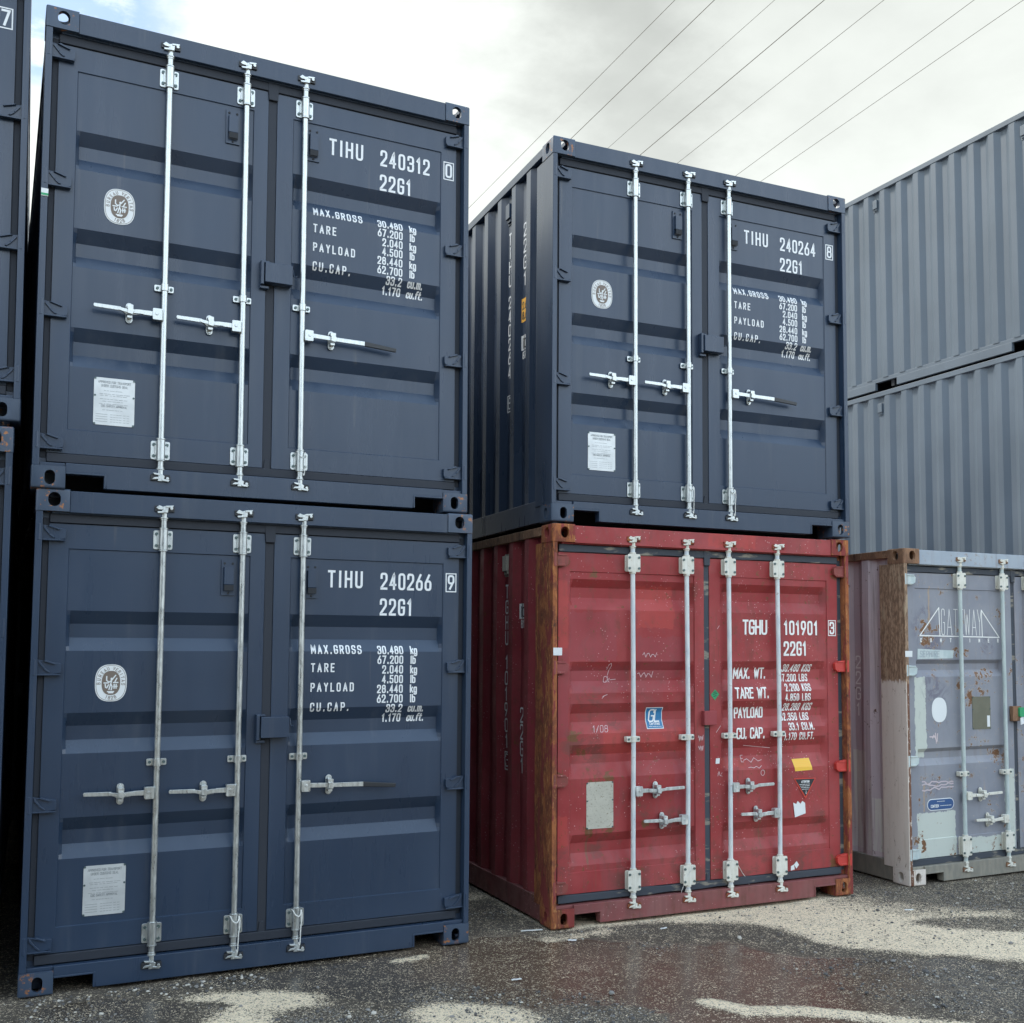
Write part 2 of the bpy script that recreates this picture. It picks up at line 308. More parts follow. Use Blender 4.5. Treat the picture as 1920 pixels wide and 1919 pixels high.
def lav_side():
    mt, nt, b = mat('worn_grey_mauve_side', (.2, .18, .2), .6, 0, .35)
    o = oc(nt); sep = N(nt, 'ShaderNodeSeparateXYZ'); L(nt, o, sep.inputs[0])
    sw = N(nt, 'ShaderNodeCombineXYZ'); L(nt, sep.outputs[1], sw.inputs[0]); L(nt, sep.outputs[0], sw.inputs[1]); L(nt, sep.outputs[2], sw.inputs[2])
    s2 = N(nt, 'ShaderNodeSeparateXYZ'); L(nt, sw.outputs[0], s2.inputs[0])
    big = noise(nt, o, 2.0, 5); str_ = noise(nt, mapping(nt, o, (10, 18, .7)), 1.4, 5, .65)
    c = mixc(nt, ramp(nt, big, .34, .68), (.50, .435, .47), (.58, .49, .50))
    c = mixc(nt, ramp(nt, str_, .5, .72, 0, .6), c, (.23, .18, .165))
    pm = box_mask(nt, s2, [(.47, 1.2, .20, .98), (.30, .41, .20, .62), (.41, .47, .2, .75)], noise(nt, o, 20, 3), .03)
    c = mixc(nt, math_(nt, 'MULTIPLY', pm, ramp(nt, str_, .60, .45)), c, (.62, .60, .55))
    r = math_(nt, 'MULTIPLY', ramp(nt, noise(nt, o, 22, 6, .7), .60, .65), ramp(nt, noise(nt, o, 4, 2), .50, .60))
    c = mixc(nt, r, c, (.10, .05, .03)); L(nt, c, b.inputs['Base Color']); bump(nt, b, big, .2, .004); return mt
M['lav_side'] = lav_side()
M['lav_header'] = lav_paint('lavender_header_paint', [], (.30, .345, .40), (.35, .395, .44), .4)
M['lav_sill'] = painted_old('grey_brown_sill', (.20, .19, .16), (.26, .24, .195), .35)
M['pale_fit'] = painted_old('pale_green_grey_paint', (.42, .50, .50), (.52, .58, .57), .35)
def split_post():
    mt, nt, b = mat('brown_and_beige_post', (.3, .25, .2), .75, 0, .3)
    o = oc(nt); sep = N(nt, 'ShaderNodeSeparateXYZ'); L(nt, o, sep.inputs[0])
    n = noise(nt, mapping(nt, o, (20, 20, 1.5)), 1.5, 6, .65); f = noise(nt, mapping(nt, o, (3, 3, 1)), 20, 6, .7)
    c = mixc(nt, ramp(nt, n, .35, .65), (.30, .195, .125), (.44, .31, .205))
    c = mixc(nt, ramp(nt, f, .42, .58, .6, 0), c, (.10, .06, .042))
    c = mixc(nt, ramp(nt, noise(nt, mapping(nt, o, (8, 8, 2)), 2.0, 5), .58, .66, 0, .7), c, (.40, .31, .21))
    pale = ramp(nt, math_(nt, 'ADD', sep.outputs[2], math_(nt, 'MULTIPLY', math_(nt, 'SUBTRACT', f, .5), .14)), 1.565, 1.545)
    beige = mixc(nt, ramp(nt, n, .5, .75, 0, .5), (.68, .61, .54), (.50, .42, .34))
    edge = math_(nt, 'MULTIPLY', ramp(nt, sep.outputs[0], .006, .012), ramp(nt, f, .36, .46))
    edge = math_(nt, 'MULTIPLY', edge, ramp(nt, sep.outputs[1], .03, .02))
    edge = math_(nt, 'MULTIPLY', edge, ramp(nt, sep.outputs[0], .046, .036))
    beige = mixc(nt, edge, beige, (.16, .075, .045))
    beige = mixc(nt, ramp(nt, noise(nt, mapping(nt, o, (9, 9, 2.5)), 3, 7, .75, 1.0), .60, .66, 0, .8), beige, (.22, .15, .10))
    L(nt, mixc(nt, pale, c, beige), b.inputs['Base Color']); bump(nt, b, f, .45, .003); return mt
M['post_split'] = split_post()

# ------------------------------------------------------------------ mesh helpers
class MB:
    def __init__(s): s.v = []; s.f = []
    def add(s, vs, fs):
        o = len(s.v); s.v += [tuple(x) for x in vs]; s.f += [tuple(o+i for i in f) for f in fs]
    def box(s, x0, x1, y0, y1, z0, z1):
        s.add([(x0,y0,z0),(x1,y0,z0),(x1,y1,z0),(x0,y1,z0),(x0,y0,z1),(x1,y0,z1),(x1,y1,z1),(x0,y1,z1)],
              [(0,3,2,1),(4,5,6,7),(0,1,5,4),(1,2,6,5),(2,3,7,6),(3,0,4,7)])
    def prism(s, poly, d0, d1):            # polygon in (u, v), anticlockwise seen from the front; d0 front
        n = len(poly); vs = [(u, d0, v) for u, v in poly]+[(u, d1, v) for u, v in poly]
        s.add(vs, [tuple(range(n)), tuple(range(2*n-1, n-1, -1))]+[(i, n+i, n+(i+1) % n, (i+1) % n) for i in range(n)])
    def prism_v(s, poly, v0, v1):          # polygon in (u, d)
        n = len(poly); vs = [(u, d, v0) for u, d in poly]+[(u, d, v1) for u, d in poly]
        s.add(vs, [tuple(range(n-1, -1, -1)), tuple(range(n, 2*n))]+[(i, (i+1) % n, n+(i+1) % n, n+i) for i in range(n)])
    def tube(s, pts, r, n=12, caps=True):
        pts = [Vector(p) for p in pts]; rings = []
        rs = r if isinstance(r, (list, tuple)) else [r]*len(pts)
        pn = None
        for i, p in enumerate(pts):
            t = (pts[min(i+1, len(pts)-1)]-pts[max(i-1, 0)]).normalized()
            if pn is None: pn = t.orthogonal().normalized()
            pn = (pn-t*pn.dot(t)).normalized(); q = t.cross(pn)
            rings.append([p+(pn*math.cos(a)+q*math.sin(a))*rs[i] for a in [2*math.pi*k/n for k in range(n)]])
        vs = [x for rg in rings for x in rg]; fs = []
        for i in range(len(pts)-1):
            for k in range(n): fs.append((i*n+k, i*n+(k+1) % n, (i+1)*n+(k+1) % n, (i+1)*n+k))
        if caps: fs += [tuple(range(n-1, -1, -1)), tuple(range((len(pts)-1)*n, len(pts)*n))]
        s.add(vs, fs)
    def cyl(s, a, b, r, n=14): s.tube([a, b], r, n)
    def mesh(s, name, m, sharp=30):
        me = bpy.data.meshes.new(name); me.from_pydata(s.v, [], s.f); me.materials.append(m); me.update()
        bm = bmesh.new(); bm.from_mesh(me); bmesh.ops.recalc_face_normals(bm, faces=bm.faces); bm.to_mesh(me); bm.free()
        me.shade_smooth(); me.set_sharp_from_angle(angle=R(sharp)); return me
    def mirror(s, W):
        t = MB(); t.v = [(W-x, y, z) for x, y, z in s.v]; t.f = [tuple(reversed(f)) for f in s.f]; return t

def obround(cx, cz, w, h, n=10):
    """vertical or horizontal stadium outline"""
    r = min(w, h)/2; dx, dz = w/2-r, h/2-r; pts = []
    for (sx_, sz_, a0) in ((1, 1, 0), (-1, 1, 90), (-1, -1, 180), (1, -1, 270)):
        for k in range(n//2+1):
            a = R(a0+90*k/(n//2)); pts.append((cx+sx_*dx+r*math.cos(a), cz+sz_*dz+r*math.sin(a)))
    o = []
    for p in pts:
        if not o or (abs(p[0]-o[-1][0])+abs(p[1]-o[-1][1])) > 1e-6: o.append(p)
    return o
def superell(cx, cz, a, b, e=2.6, n=40):
    o = []
    for k in range(n):
        t = 2*math.pi*k/n; c, s = math.cos(t), math.sin(t)
        o.append((cx+a*math.copysign(abs(c)**(2/e), c), cz+b*math.copysign(abs(s)**(2/e), s)))
    return o
def rrect(u0, u1, v0, v1, r=.008, n=3):
    o = []
    for (cx, cz, a0) in ((u1-r, v1-r, 0), (u0+r, v1-r, 90), (u0+r, v0+r, 180), (u1-r, v0+r, 270)):
        for k in range(n+1):
            a = R(a0+90*k/n); o.append((cx+r*math.cos(a), cz+r*math.sin(a)))
    return o

def new_obj(name, me, parent=None, label=None, bevel=0, cat=None, group=None, kind=None):
    o = bpy.data.objects.new(name, me); col.objects.link(o)
    if parent is not None: o.parent = parent
    if label: o['label'] = label
    if cat: o['category'] = cat
    if group: o['group'] = group
    if kind: o['kind'] = kind
    if bevel:
        md = o.modifiers.new('bevel', 'BEVEL'); md.width = bevel; md.segments = 2; md.limit_method = 'ANGLE'; md.angle_limit = R(40); md.harden_normals = True
    return o

# ------------------------------------------------------------------ stroke lettering
def rnd(pts, closed=False):
    """polyline with per-point corner radius -> sampled polyline"""
    n = len(pts); o = []
    for i, p in enumerate(pts):
        r = p[2] if len(p) > 2 else 0
        if r and (closed or 0 < i < n-1):
            a = Vector(pts[(i-1) % n][:2]); b = Vector(p[:2]); c = Vector(pts[(i+1) % n][:2])
            e, f = (a-b), (c-b); t = min(r, e.length*.5, f.length*.5); e.normalize(); f.normalize()
            p0, p2 = b+e*t, b+f*t
            for k in range(6):
                s = k/5; q = p0*(1-s)**2+b*2*s*(1-s)+p2*s*s; o.append((q.x, q.y))
        else: o.append((p[0], p[1]))
    if closed: o.append(o[0])
    return o
q = .2
O_ = rnd([(0,0,q),(.5,0,q),(.5,1,q),(0,1,q)], True)
o6 = rnd([(0,0,q),(.5,0,q),(.5,.58,q),(0,.58,q)], True)
GL = {
 '0': (.5, [O_]), 'O': (.5, [O_]), 'D': (.5, [rnd([(0,0),(.5,0,q),(.5,1,q),(0,1)], True)]),
 '1': (.3, [[(.02,.78),(.2,1),(.2,0)]]),
 '2': (.5, [rnd([(0,.72),(0,1,q),(.5,1,q),(.5,.58,.1),(0,.06),(0,0)])+[(.5,0)]]),
 '3': (.5, [rnd([(0,.78),(0,1,q),(.5,1,q),(.5,.53,.16),(.2,.53)]), rnd([(.3,.53),(.5,.53,.16),(.5,0,q),(0,0,q),(0,.22)])]),
 '4': (.5, [[(.5,.27),(0,.27),(.36,1),(.36,0)]]),
 '5': (.5, [rnd([(.47,1),(.05,1),(.03,.56),(.5,.6,q),(.5,0,q),(0,0,q),(0,.2)])]),
 '6': (.5, [o6, [(.02,.46),(.36,1)]]), '9': (.5, [[(.5-x, 1-y) for x, y in o6], [(.48,.54),(.14,0)]]),
 '7': (.5, [[(0,1),(.5,1),(.16,0)]]),
 '8': (.5, [rnd([(.03,.53,.15),(.47,.53,.15),(.47,1,q),(.03,1,q)], True), rnd([(0,0,q),(.5,0,q),(.5,.53,.15),(0,.53,.15)], True)]),
 'T': (.5, [[(0,1),(.5,1)], [(.25,1),(.25,0)]]), 'I': (.12, [[(.06,1),(.06,0)]]), 'H': (.5, [[(0,0),(0,1)], [(.5,0),(.5,1)], [(0,.52),(.5,.52)]]),
 'U': (.5, [rnd([(0,1),(0,0,q),(.5,0,q),(.5,1)])]), 'G': (.5, [rnd([(.5,.76),(.5,1,q),(0,1,q),(0,0,q),(.5,0,q),(.5,.48),(.28,.48)])]),
 'M': (.6, [[(0,0),(0,1),(.3,.3),(.6,1),(.6,0)]]), 'A': (.54, [[(0,0),(.27,1),(.54,0)], [(.1,.3),(.44,.3)]]),
 'X': (.5, [[(0,0),(.5,1)], [(0,1),(.5,0)]]), 'R': (.5, [rnd([(0,0),(0,1),(.5,1,q),(.5,.5,q),(0,.5)]), [(.25,.5),(.5,0)]]),
 'S': (.5, [rnd([(.5,.78),(.5,1,q),(0,1,q),(0,.55,.16),(.5,.48,.16),(.5,0,q),(0,0,q),(0,.22)])]),
 'E': (.46, [[(.46,1),(0,1),(0,0),(.46,0)], [(0,.52),(.38,.52)]]), 'F': (.46, [[(.46,1),(0,1),(0,0)], [(0,.52),(.38,.52)]]),
 'P': (.5, [rnd([(0,0),(0,1),(.5,1,q),(.5,.46,q),(0,.46)])]), 'Y': (.5, [[(0,1),(.25,.5),(.5,1)], [(.25,.5),(.25,0)]]),
 'L': (.44, [[(0,1),(0,0),(.44,0)]]), 'C': (.5, [rnd([(.5,.74),(.5,1,q),(0,1,q),(0,0,q),(.5,0,q),(.5,.26)])]),
 'W': (.66, [[(0,1),(.16,0),(.33,.8),(.5,0),(.66,1)]]), 'K': (.5, [[(0,0),(0,1)], [(.5,1),(0,.42)], [(.16,.58),(.5,0)]]),
 'N': (.5, [[(0,0),(0,1),(.5,0),(.5,1)]]), 'V': (.5, [[(0,1),(.25,0),(.5,1)]]), 'B': (.5, [rnd([(0,0),(0,1),(.46,1,q),(.46,.53,.16),(0,.53)]), rnd([(.1,.53),(.5,.53,.16),(.5,0,q),(0,0)])]),
 'Z': (.5, [[(0,1),(.5,1),(0,0),(.5,0)]]), 'J': (.4, [rnd([(.4,1),(.4,0,q),(0,0,q),(0,.25)])]),
 '.': (.14, [[(.07,-.02),(.07,.1)]]), ',': (.14, [[(.09,.08),(.05,-.1)]]), ' ': (.3, []), '/': (.4, [[(0,0),(.4,1)]]), '-': (.4, [[(.05,.5),(.35,.5)]]), '&': (.5, [[(.5,.4),(.2,0),(0,.2),(.35,.8),(.2,1),(.08,.8),(.5,0)]]),
 'k': (.38, [[(0,0),(0,1)], [(.36,.68),(0,.3)], [(.12,.42),(.38,0)]]), 'g': (.4, [rnd([(.4,0,.12),(0,0,.15),(0,.68,.15),(.4,.68,.12)], True), rnd([(.4,.66),(.4,-.28,.15),(.02,-.28,.1),(.02,-.18)])]),
 'l': (.1, [[(.05,0),(.05,1)]]), 'b': (.4, [[(0,0),(0,1)], rnd([(0,0,.12),(.4,0,.15),(.4,.68,.15),(0,.68,.12)], True)]),
 'c': (.36, [rnd([(.36,.5),(.36,.68,.15),(0,.68,.15),(0,0,.15),(.36,0,.15),(.36,.2)])]), 'u': (.38, [rnd([(0,.68),(0,0,.15),(.38,0,.12),(.38,.68)])]),
 'm': (.6, [rnd([(0,0),(0,.68,.0),(.3,.68,.12),(.3,0)]), rnd([(.3,.5),(.3,.68,.1),(.6,.68,.12),(.6,0)])]),
 'f': (.3, [rnd([(.1,0),(.1,1,.12),(.3,1)]), [(0,.66),(.26,.66)]]), 't': (.3, [rnd([(.1,.95),(.1,0,.12),(.28,0)]), [(0,.68),(.28,.68)]]),
 'e': (.38, [rnd([(.0,.36),(.38,.36),(.38,.68,.15),(0,.68,.15),(0,0,.15),(.36,0,.1)])]), 'r': (.28, [rnd([(0,0),(0,.68)]), rnd([(0,.45),(.1,.68,.1),(.28,.66)])]),
 'i': (.12, [[(.06,0),(.06,.66)], [(.06,.84),(.06,.96)]]), 'd': (.4, [[(.4,0),(.4,1)], rnd([(0,0,.15),(.4,0,.12),(.4,.68,.12),(0,.68,.15)], True)]),
 'o': (.4, [rnd([(0,0,.15),(.4,0,.15),(.4,.68,.15),(0,.68,.15)], True)]),
}
def text_w(s, cap, ws, track): return sum(GL[c][0]*ws+track for c in s)*cap-track*cap
def text_strokes(s, x, y, cap, ws=1.0, track=.2, align='l', slant=0.0, width=None):
    """width: stretch the line so that its centre lines span this width"""
    if width:
        base = sum(GL[c][0]*ws for c in s)*cap
        track = (width-base)/max(1, len(s)-1)/cap
    w = text_w(s, cap, ws, track)
    if align == 'r': x -= w
    if align == 'c': x -= w/2
    o = []
    for c in s:
        g = GL[c]
        for st in g[1]: o.append([(x+(px*ws+py*slant)*cap, y+py*cap) for px, py in st])
        x += (g[0]*ws+track)*cap
    return o
def vstack(s, xc, ytop, cap, pitch, ws=1.0):
    o = []; y = ytop-cap
    for c in s:
        if c != ' ':
            o += text_strokes(c, xc, y, cap, ws, .2, 'c')
            y -= pitch
        else: y -= pitch*.55
    return o
def rect_stroke(u0, u1, v0, v1): return [[(u0,v0),(u1,v0)], [(u1,v0),(u1,v1)], [(u1,v1),(u0,v1)], [(u0,v1),(u0,v0)]]
def strokes_to(mb, strokes, sw, place, step=.006, lift=0.0):
    """thick poly-lines laid on a surface; place(u, v, lift) -> xyz; every stroke lies a hair above the one before"""
    for si, st in enumerate(strokes):
        P = [Vector(p) for p in st]; Q = [P[0]]
        for a, b in zip(P[:-1], P[1:]):
            n = max(1, int((b-a).length/step))
            Q += [a+(b-a)*(k/n) for k in range(1, n+1)]
        closed = (P[0]-P[-1]).length < 1e-7 and len(P) > 3
        h = sw/2; vs = []; n = len(Q)
        for i, p in enumerate(Q):
            a = Q[i-1] if i > 0 else (Q[-2] if closed else None)
            b = Q[i+1] if i < n-1 else (Q[1] if closed else None)
            d1 = (p-a).normalized() if a is not None else (b-p).normalized()
            d2 = (b-p).normalized() if b is not None else d1
            t = d1+d2
            if t.length < 1e-4: t = d1
            t.normalize(); nn = Vector((-t.y, t.x)); k = min(2.0, 1/max(.35, abs(nn.dot(Vector((-d1.y, d1.x))))))
            e = Vector((0, 0))
            if not closed and i == 0: e = -d1*h*.9
            if not closed and i == n-1: e = d1*h*.9
            lf = lift+.00018*(si % 7)
            for sg in (1, -1):
                w = p+e+nn*h*k*sg; vs.append(place(w.x, w.y, lf))
        mb.add(vs, [(2*i, 2*i+2, 2*i+3, 2*i+1) for i in range(n-1)])

# ------------------------------------------------------------------ the container kit
W, H, LEN = 2.438, 2.591, 6.058
cache = {}
def cached(key, fn):
    if key not in cache: cache[key] = fn()
    return cache[key]

def casting(top, m):
    """hollow corner fitting, left front; slots on end, side and outer face"""
    def mk(build):
        mb = MB(); build(mb); me = mb.mesh('tmp', m); o = bpy.data.objects.new('tmp', me); col.objects.link(o); return o
    z0, z1 = (H-.118, H) if top else (0, .118)
    o = mk(lambda b: b.box(0, .162, 0, .178, z0, z1))
    bm = bmesh.new(); bm.from_mesh(o.data)
    ed = [e for e in bm.edges if all(abs(v.co.x) < 1e-5 for v in e.verts) and all(abs(v.co.y) < 1e-5 for v in e.verts)]
    ed += [e for e in bm.edges if all(abs(v.co.x) < 1e-5 for v in e.verts) and abs(e.verts[0].co.z-e.verts[1].co.z) < 1e-5 and abs(e.verts[0].co.z-(z1 if top else z0)) < 1e-5]
    ed += [e for e in bm.edges if all(abs(v.co.y) < 1e-5 for v in e.verts) and abs(e.verts[0].co.z-e.verts[1].co.z) < 1e-5 and abs(e.verts[0].co.z-(z1 if top else z0)) < 1e-5]
    bmesh.ops.bevel(bm, geom=ed, offset=.010, segments=3, affect='EDGES', profile=.5)
    bm.to_mesh(o.data); bm.free()
    cz = z1-.056 if top else .058
    w, h = (.060, .074) if top else (.050, .076)
    cut = [mk(lambda b: b.box(.026, .136, .026, .152, z0+(.02 if top else .028), z1-(.028 if top else .02)))]
    cut.append(mk(lambda b: b.prism(obround(.088, cz, w, h, 16), -.05, .06)))
    cut.append(mk(lambda b: b.add([(x, y, z) for x in (-.05, .06) for y, z in obround(.092, cz, w, h, 16)], None) if False else
                  b.add([(-.05, y, z) for y, z in obround(.092, cz, w, h, 16)]+[(.06, y, z) for y, z in obround(.092, cz, w, h, 16)],
                        (lambda n: [tuple(range(n)), tuple(range(2*n-1, n-1, -1))]+[(i, n+i, n+(i+1) % n, (i+1) % n) for i in range(n)])(len(obround(.092, cz, w, h, 16))))))
    zz = (z1-.06, z1+.05) if top else (-.05, .06)
    cut.append(mk(lambda b: b.prism_v(obround(.081, .089, .062, .12, 16), *zz)))
    for c in cut:
        md = o.modifiers.new('b', 'BOOLEAN'); md.operation = 'DIFFERENCE'; md.object = c; md.solver = 'EXACT'
    dg = bpy.context.evaluated_depsgraph_get(); dg.update()
    me = bpy.data.meshes.new_from_object(o.evaluated_get(dg))
    for c in cut+[o]: bpy.data.objects.remove(c)
    me.materials.clear(); me.materials.append(m)
    me.shade_smooth(); me.set_sharp_from_angle(angle=R(35)); return me
def flip(me, fx, fy):
    n = me.copy()
    for v in n.vertices:
        if fx: v.co.x = W-v.co.x
        if fy: v.co.y = LEN-v.co.y
    if fx != fy: n.flip_normals()
    return n

def corr_profile(L0, L1, start=.412, pitch=.278, d=.036):
    """points (depth, inset) of the side wall corrugation"""
    p = [(L0, d)]; s = start
    p += [(start-.068, d)]
    while s+.21 < L1:
        p += [(s, 0), (s+.072, 0), (s+.14, d), (s+.21, d)]; s += pitch
    p.append((L1, d)); return p
def side_inset(y, prof):
    for (a, i), (b, j) in zip(prof[:-1], prof[1:]):
        if a <= y <= b: return i+(j-i)*(y-a)/max(1e-9, b-a)
    return 0.0
PROF = corr_profile(.20, LEN-.20)
SX = .014
DENT = [0.0]
def side_x(y, z): return SX+side_inset(y, PROF)+DENT[0]*mnoise.noise(Vector((y*1.7+3, z*1.3, 3)))
def side_wall(m, left, dent=0.0, seed=0):
    zs = [.155+k*(2.535-.155)/24 for k in range(25)]
    pr = []
    for (a, i), (b, j) in zip(PROF[:-1], PROF[1:]): pr += [(a, i)]
    pr.append(PROF[-1]); vs = []; mb = MB()
    for y, i in pr:
        for z in zs:
            dn = dent*mnoise.noise(Vector((y*1.7+seed, z*1.3, seed)))
            x = SX+i+dn; vs.append((x if left else W-x, y, z))
    n = len(zs); fs = [(a*n+k, a*n+k+1, (a+1)*n+k+1, (a+1)*n+k) for a in range(len(pr)-1) for k in range(n-1)]
    mb.add(vs, fs); me = mb.mesh('side_wall', m, 14); return me

class Door:
    def __init__(s, u0, u1, v0, v1, pl, pr, vt, vb, ribs, depth=.043, D0=.05, dent=.0006, end=.016, seed=0, dents=(), du=0.0):
        s.__dict__.update(locals())
    def surf(s, u, v):
        d = s.D0
        if s.pl < u < s.pr and s.vb < v < s.vt:
            e = min(1, (u-s.pl)/.004, (s.pr-u)/.004, (v-s.vb)/.004, (s.vt-v)/.004); d += .007*e
            en = max(0, min(1, (u-s.pl-.004)/s.end, (s.pr-.004-u)/s.end)); r = 0
            for a, b, c, f in s.ribs:
                if f < v < a: r = (a-v)/(a-b) if v > b else (1 if v > c else (v-f)/(c-f))
            d += s.depth*r*en
            fd = min(1, (u-s.pl)/.1, (s.pr-u)/.1)
            d += s.dent*fd*mnoise.noise(Vector((u*4+s.seed, v*3.2, s.seed*1.3)))
            for (du, dv, ru, rv, am) in s.dents:
                k = math.exp(-((u-du)/ru)**2-((v-dv)/rv)**2); d += am*k*fd
        return d
    def mesh(s, m):
        ub = [s.u0, s.pl, s.pl+.004, s.pl+.004+s.end, s.pr-.004-s.end, s.pr-.004, s.pr, s.u1]
        vb = [s.v0, s.vb, s.vb+.004, s.vt-.004, s.vt, s.v1]
        for r in s.ribs: vb += list(r)
        def fill(b, st):
            b = sorted(b); o = [b[0]]
            for a, c in zip(b[:-1], b[1:]):
                n = max(1, math.ceil((c-a)/st)); o += [a+(c-a)*k/n for k in range(1, n+1)]
            return o
        U, V = fill(ub, .035), fill(vb, .03); mb = MB(); n = len(V)
        eps = 1e-7
        vs = [(u, s.surf(min(max(u, s.u0+eps), s.u1-eps), v), v) for u in U for v in V]
        fs = [(a*n+k, (a+1)*n+k, (a+1)*n+k+1, a*n+k+1) for a in range(len(U)-1) for k in range(n-1)]
        b0 = len(vs)
        rim = [(a, 0) for a in range(len(U))]+[(len(U)-1, k) for k in range(1, n)]+[(a, n-1) for a in range(len(U)-2, -1, -1)]+[(0, k) for k in range(n-2, 0, -1)]
        for a, k in rim: vs.append((U[a], s.D0+.055, V[k]))
        nr = len(rim)
        for i in range(nr):
            a, k = rim[i]; a2, k2 = rim[(i+1) % nr]; fs.append((a2*n+k2, a*n+k, b0+i, b0+(i+1) % nr))
        mb.add(vs, fs); return mb.mesh('door', m, 12)

def flat_place(d): return lambda u, v, lf: (u, d-lf, v)

def text_obj(name, door, strokes, sw, m, parent, label=None, off=.0016, step=.006, key=None):
    mb = MB(); strokes = [[(a+door.du, b) for a, b in st] for st in strokes]; strokes_to(mb, strokes, sw, lambda u, v, lf: (u, door.surf(u, v)-off-lf, v), step)
    return new_obj(name, mb.mesh(name, m, 60), parent, label)

def emblem(door, cu, cv, parent):
    """oval class society sticker: pale oval, ring, dark centre with a figure, curved lettering"""
    d = door.surf(cu, cv)-.0022; a, b = .079, .098
    mb = MB(); mb.prism(superell(cu, cv, a, b), d, d+.0016); e = new_obj('emblem_sticker', mb.mesh('emblem', M['tag_white'], 40), parent, 'oval white emblem sticker with figure and year 1828')
    mb = MB(); strokes_to(mb, [superell(cu, cv, a*.93, b*.945, 2.6, 48)+[superell(cu, cv, a*.93, b*.945, 2.6, 48)[0]]], .0022, flat_place(d-.0006), .01)
    # curved lettering
    def arc(s, a0, a1, ra, rb, cap, inward=False):
        n = len(s)
        for i, c in enumerate(s):
            t = R(a0+(a1-a0)*(i+.5)/n); px, pv = cu+ra*math.cos(t), cv+rb*math.sin(t)
            tx = Vector((-ra*math.sin(t), rb*math.cos(t))).normalized()*(-1 if not inward else 1); nv = Vector((-tx.y, tx.x))
            g = GL[c]
            st = [[(px+tx.x*(x-g[0]/2)*cap+nv.x*(y-.5)*cap, pv+tx.y*(x-g[0]/2)*cap+nv.y*(y-.5)*cap) for x, y in s2] for s2 in g[1]]
            strokes_to(mb, st, .0026, flat_place(d-.0006), .008)
    arc('BUREAU', 190, 97, .061, .078, .016); arc('VERITAS', 83, -12, .061, .078, .016)
    arc('1828', 242, 298, .060, .079, .016, True)
    mb.prism(superell(cu, cv, .046, .064, 2.4), d-.0012, d-.0002)
    new_obj('emblem_print', mb.mesh('emblem_print', M['brown_ink'], 60), parent)
    mb = MB(); F = lambda pts: [(cu+x*.001, cv+y*.001) for x, y in pts]
    S = [F([(2,8),(-2,-8),(-9,-34)]), F([(0,-6),(6,-20),(2,-36)]), F([(3,14),(12,26),(22,40)]), F([(1,12),(-10,4),(-22,14),(-22,34)]), F([(-34,0),(-14,0)]), F([(12,2),(34,2)]), F([(20,8),(28,24)]), F([(-26,-24),(-28,-8)]), F([(-20,-26),(-12,-10)]), F([(16,-8),(16,-28)]), F([(26,-8),(26,-28)]), F([(14,-18),(30,-18)]), F([(-16,-46),(14,-46)]), F([(-10,-52),(10,-52)])]
    strokes_to(mb, S, .0062, flat_place(d-.0028), .01)
    mb.prism(superell(cu+.003, cv+.021, .006, .007, 2, 12), d-.0045, d-.0026)
    new_obj('emblem_figure', mb.mesh('emblem_figure', M['tag_white'], 60), parent)

def plate(door, u0, u1, v0, v1, parent, m, textm):
    u0 += door.du; u1 += door.du
    d = min(door.surf(u0+.02, v1-.02), door.surf(u1-.02, v0+.02))-.003
    mb = MB(); c = .012
    mb.prism([(u0+c, v0), (u1-c, v0), (u1, v0+c), (u1, v1-c), (u1-c, v1), (u0+c, v1), (u0, v1-c), (u0, v0+c)], d, d+.0025)
    pl = new_obj('certificate_plate', mb.mesh('plate', m, 40), parent, 'rectangular metal approval plate with engraved lines')
    mb = MB()
    for x in (u0+.006, u1-.006):
        for z in (v0+.006, (v0+v1)/2+.03, v1-.006): mb.cyl((x, d-.003, z), (x, d+.004, z), .0055, 8)
    new_obj('plate_rivets', mb.mesh('rivets', M['bolt'], 40), parent)
    if textm:
        mb = MB(); w = u1-u0; z = v1-.024; cu = (u0+u1)/2; pl_ = flat_place(d-.0005)
        st = text_strokes('APPROVED FOR TRANSPORT', cu, z-.005, .012, .9, .2, 'c') + text_strokes('UNDER CUSTOMS SEAL', cu, z-.025, .012, .9, .2, 'c')
        st += text_strokes('CSC SAFETY APPROVAL', cu, v0+.098, .011, .9, .2, 'c')
        rg = random.Random(3)
        for zz, k in ((z-.046, .5), (z-.064, .86), (z-.073, .8), (z-.092, .8), (z-.104, .6), (z-.118, .9), (v0+.082, .6)):
            x = u0+.02+(1-k)*w*.3
            while x < u0+.02+(1-k)*w*.3+k*(w-.04):
                ln = rg.uniform(.004, .02); st.append([(x, zz), (min(x+ln, u1-.015), zz)]); x += ln+rg.uniform(.003, .008)
        for r_ in range(4):
            zz = v0+.058-.013*r_; st.append([(u0+.012, zz), (u0+.07, zz)])
            for x in (.085, .1, .115, .13, .15, .168): st.append([(u0+x, zz), (u0+x+.011, zz)])
        strokes_to(mb, st, .0016, pl_, .02)
        new_obj('plate_engraving', mb.mesh('engraving', textm, 60), parent)

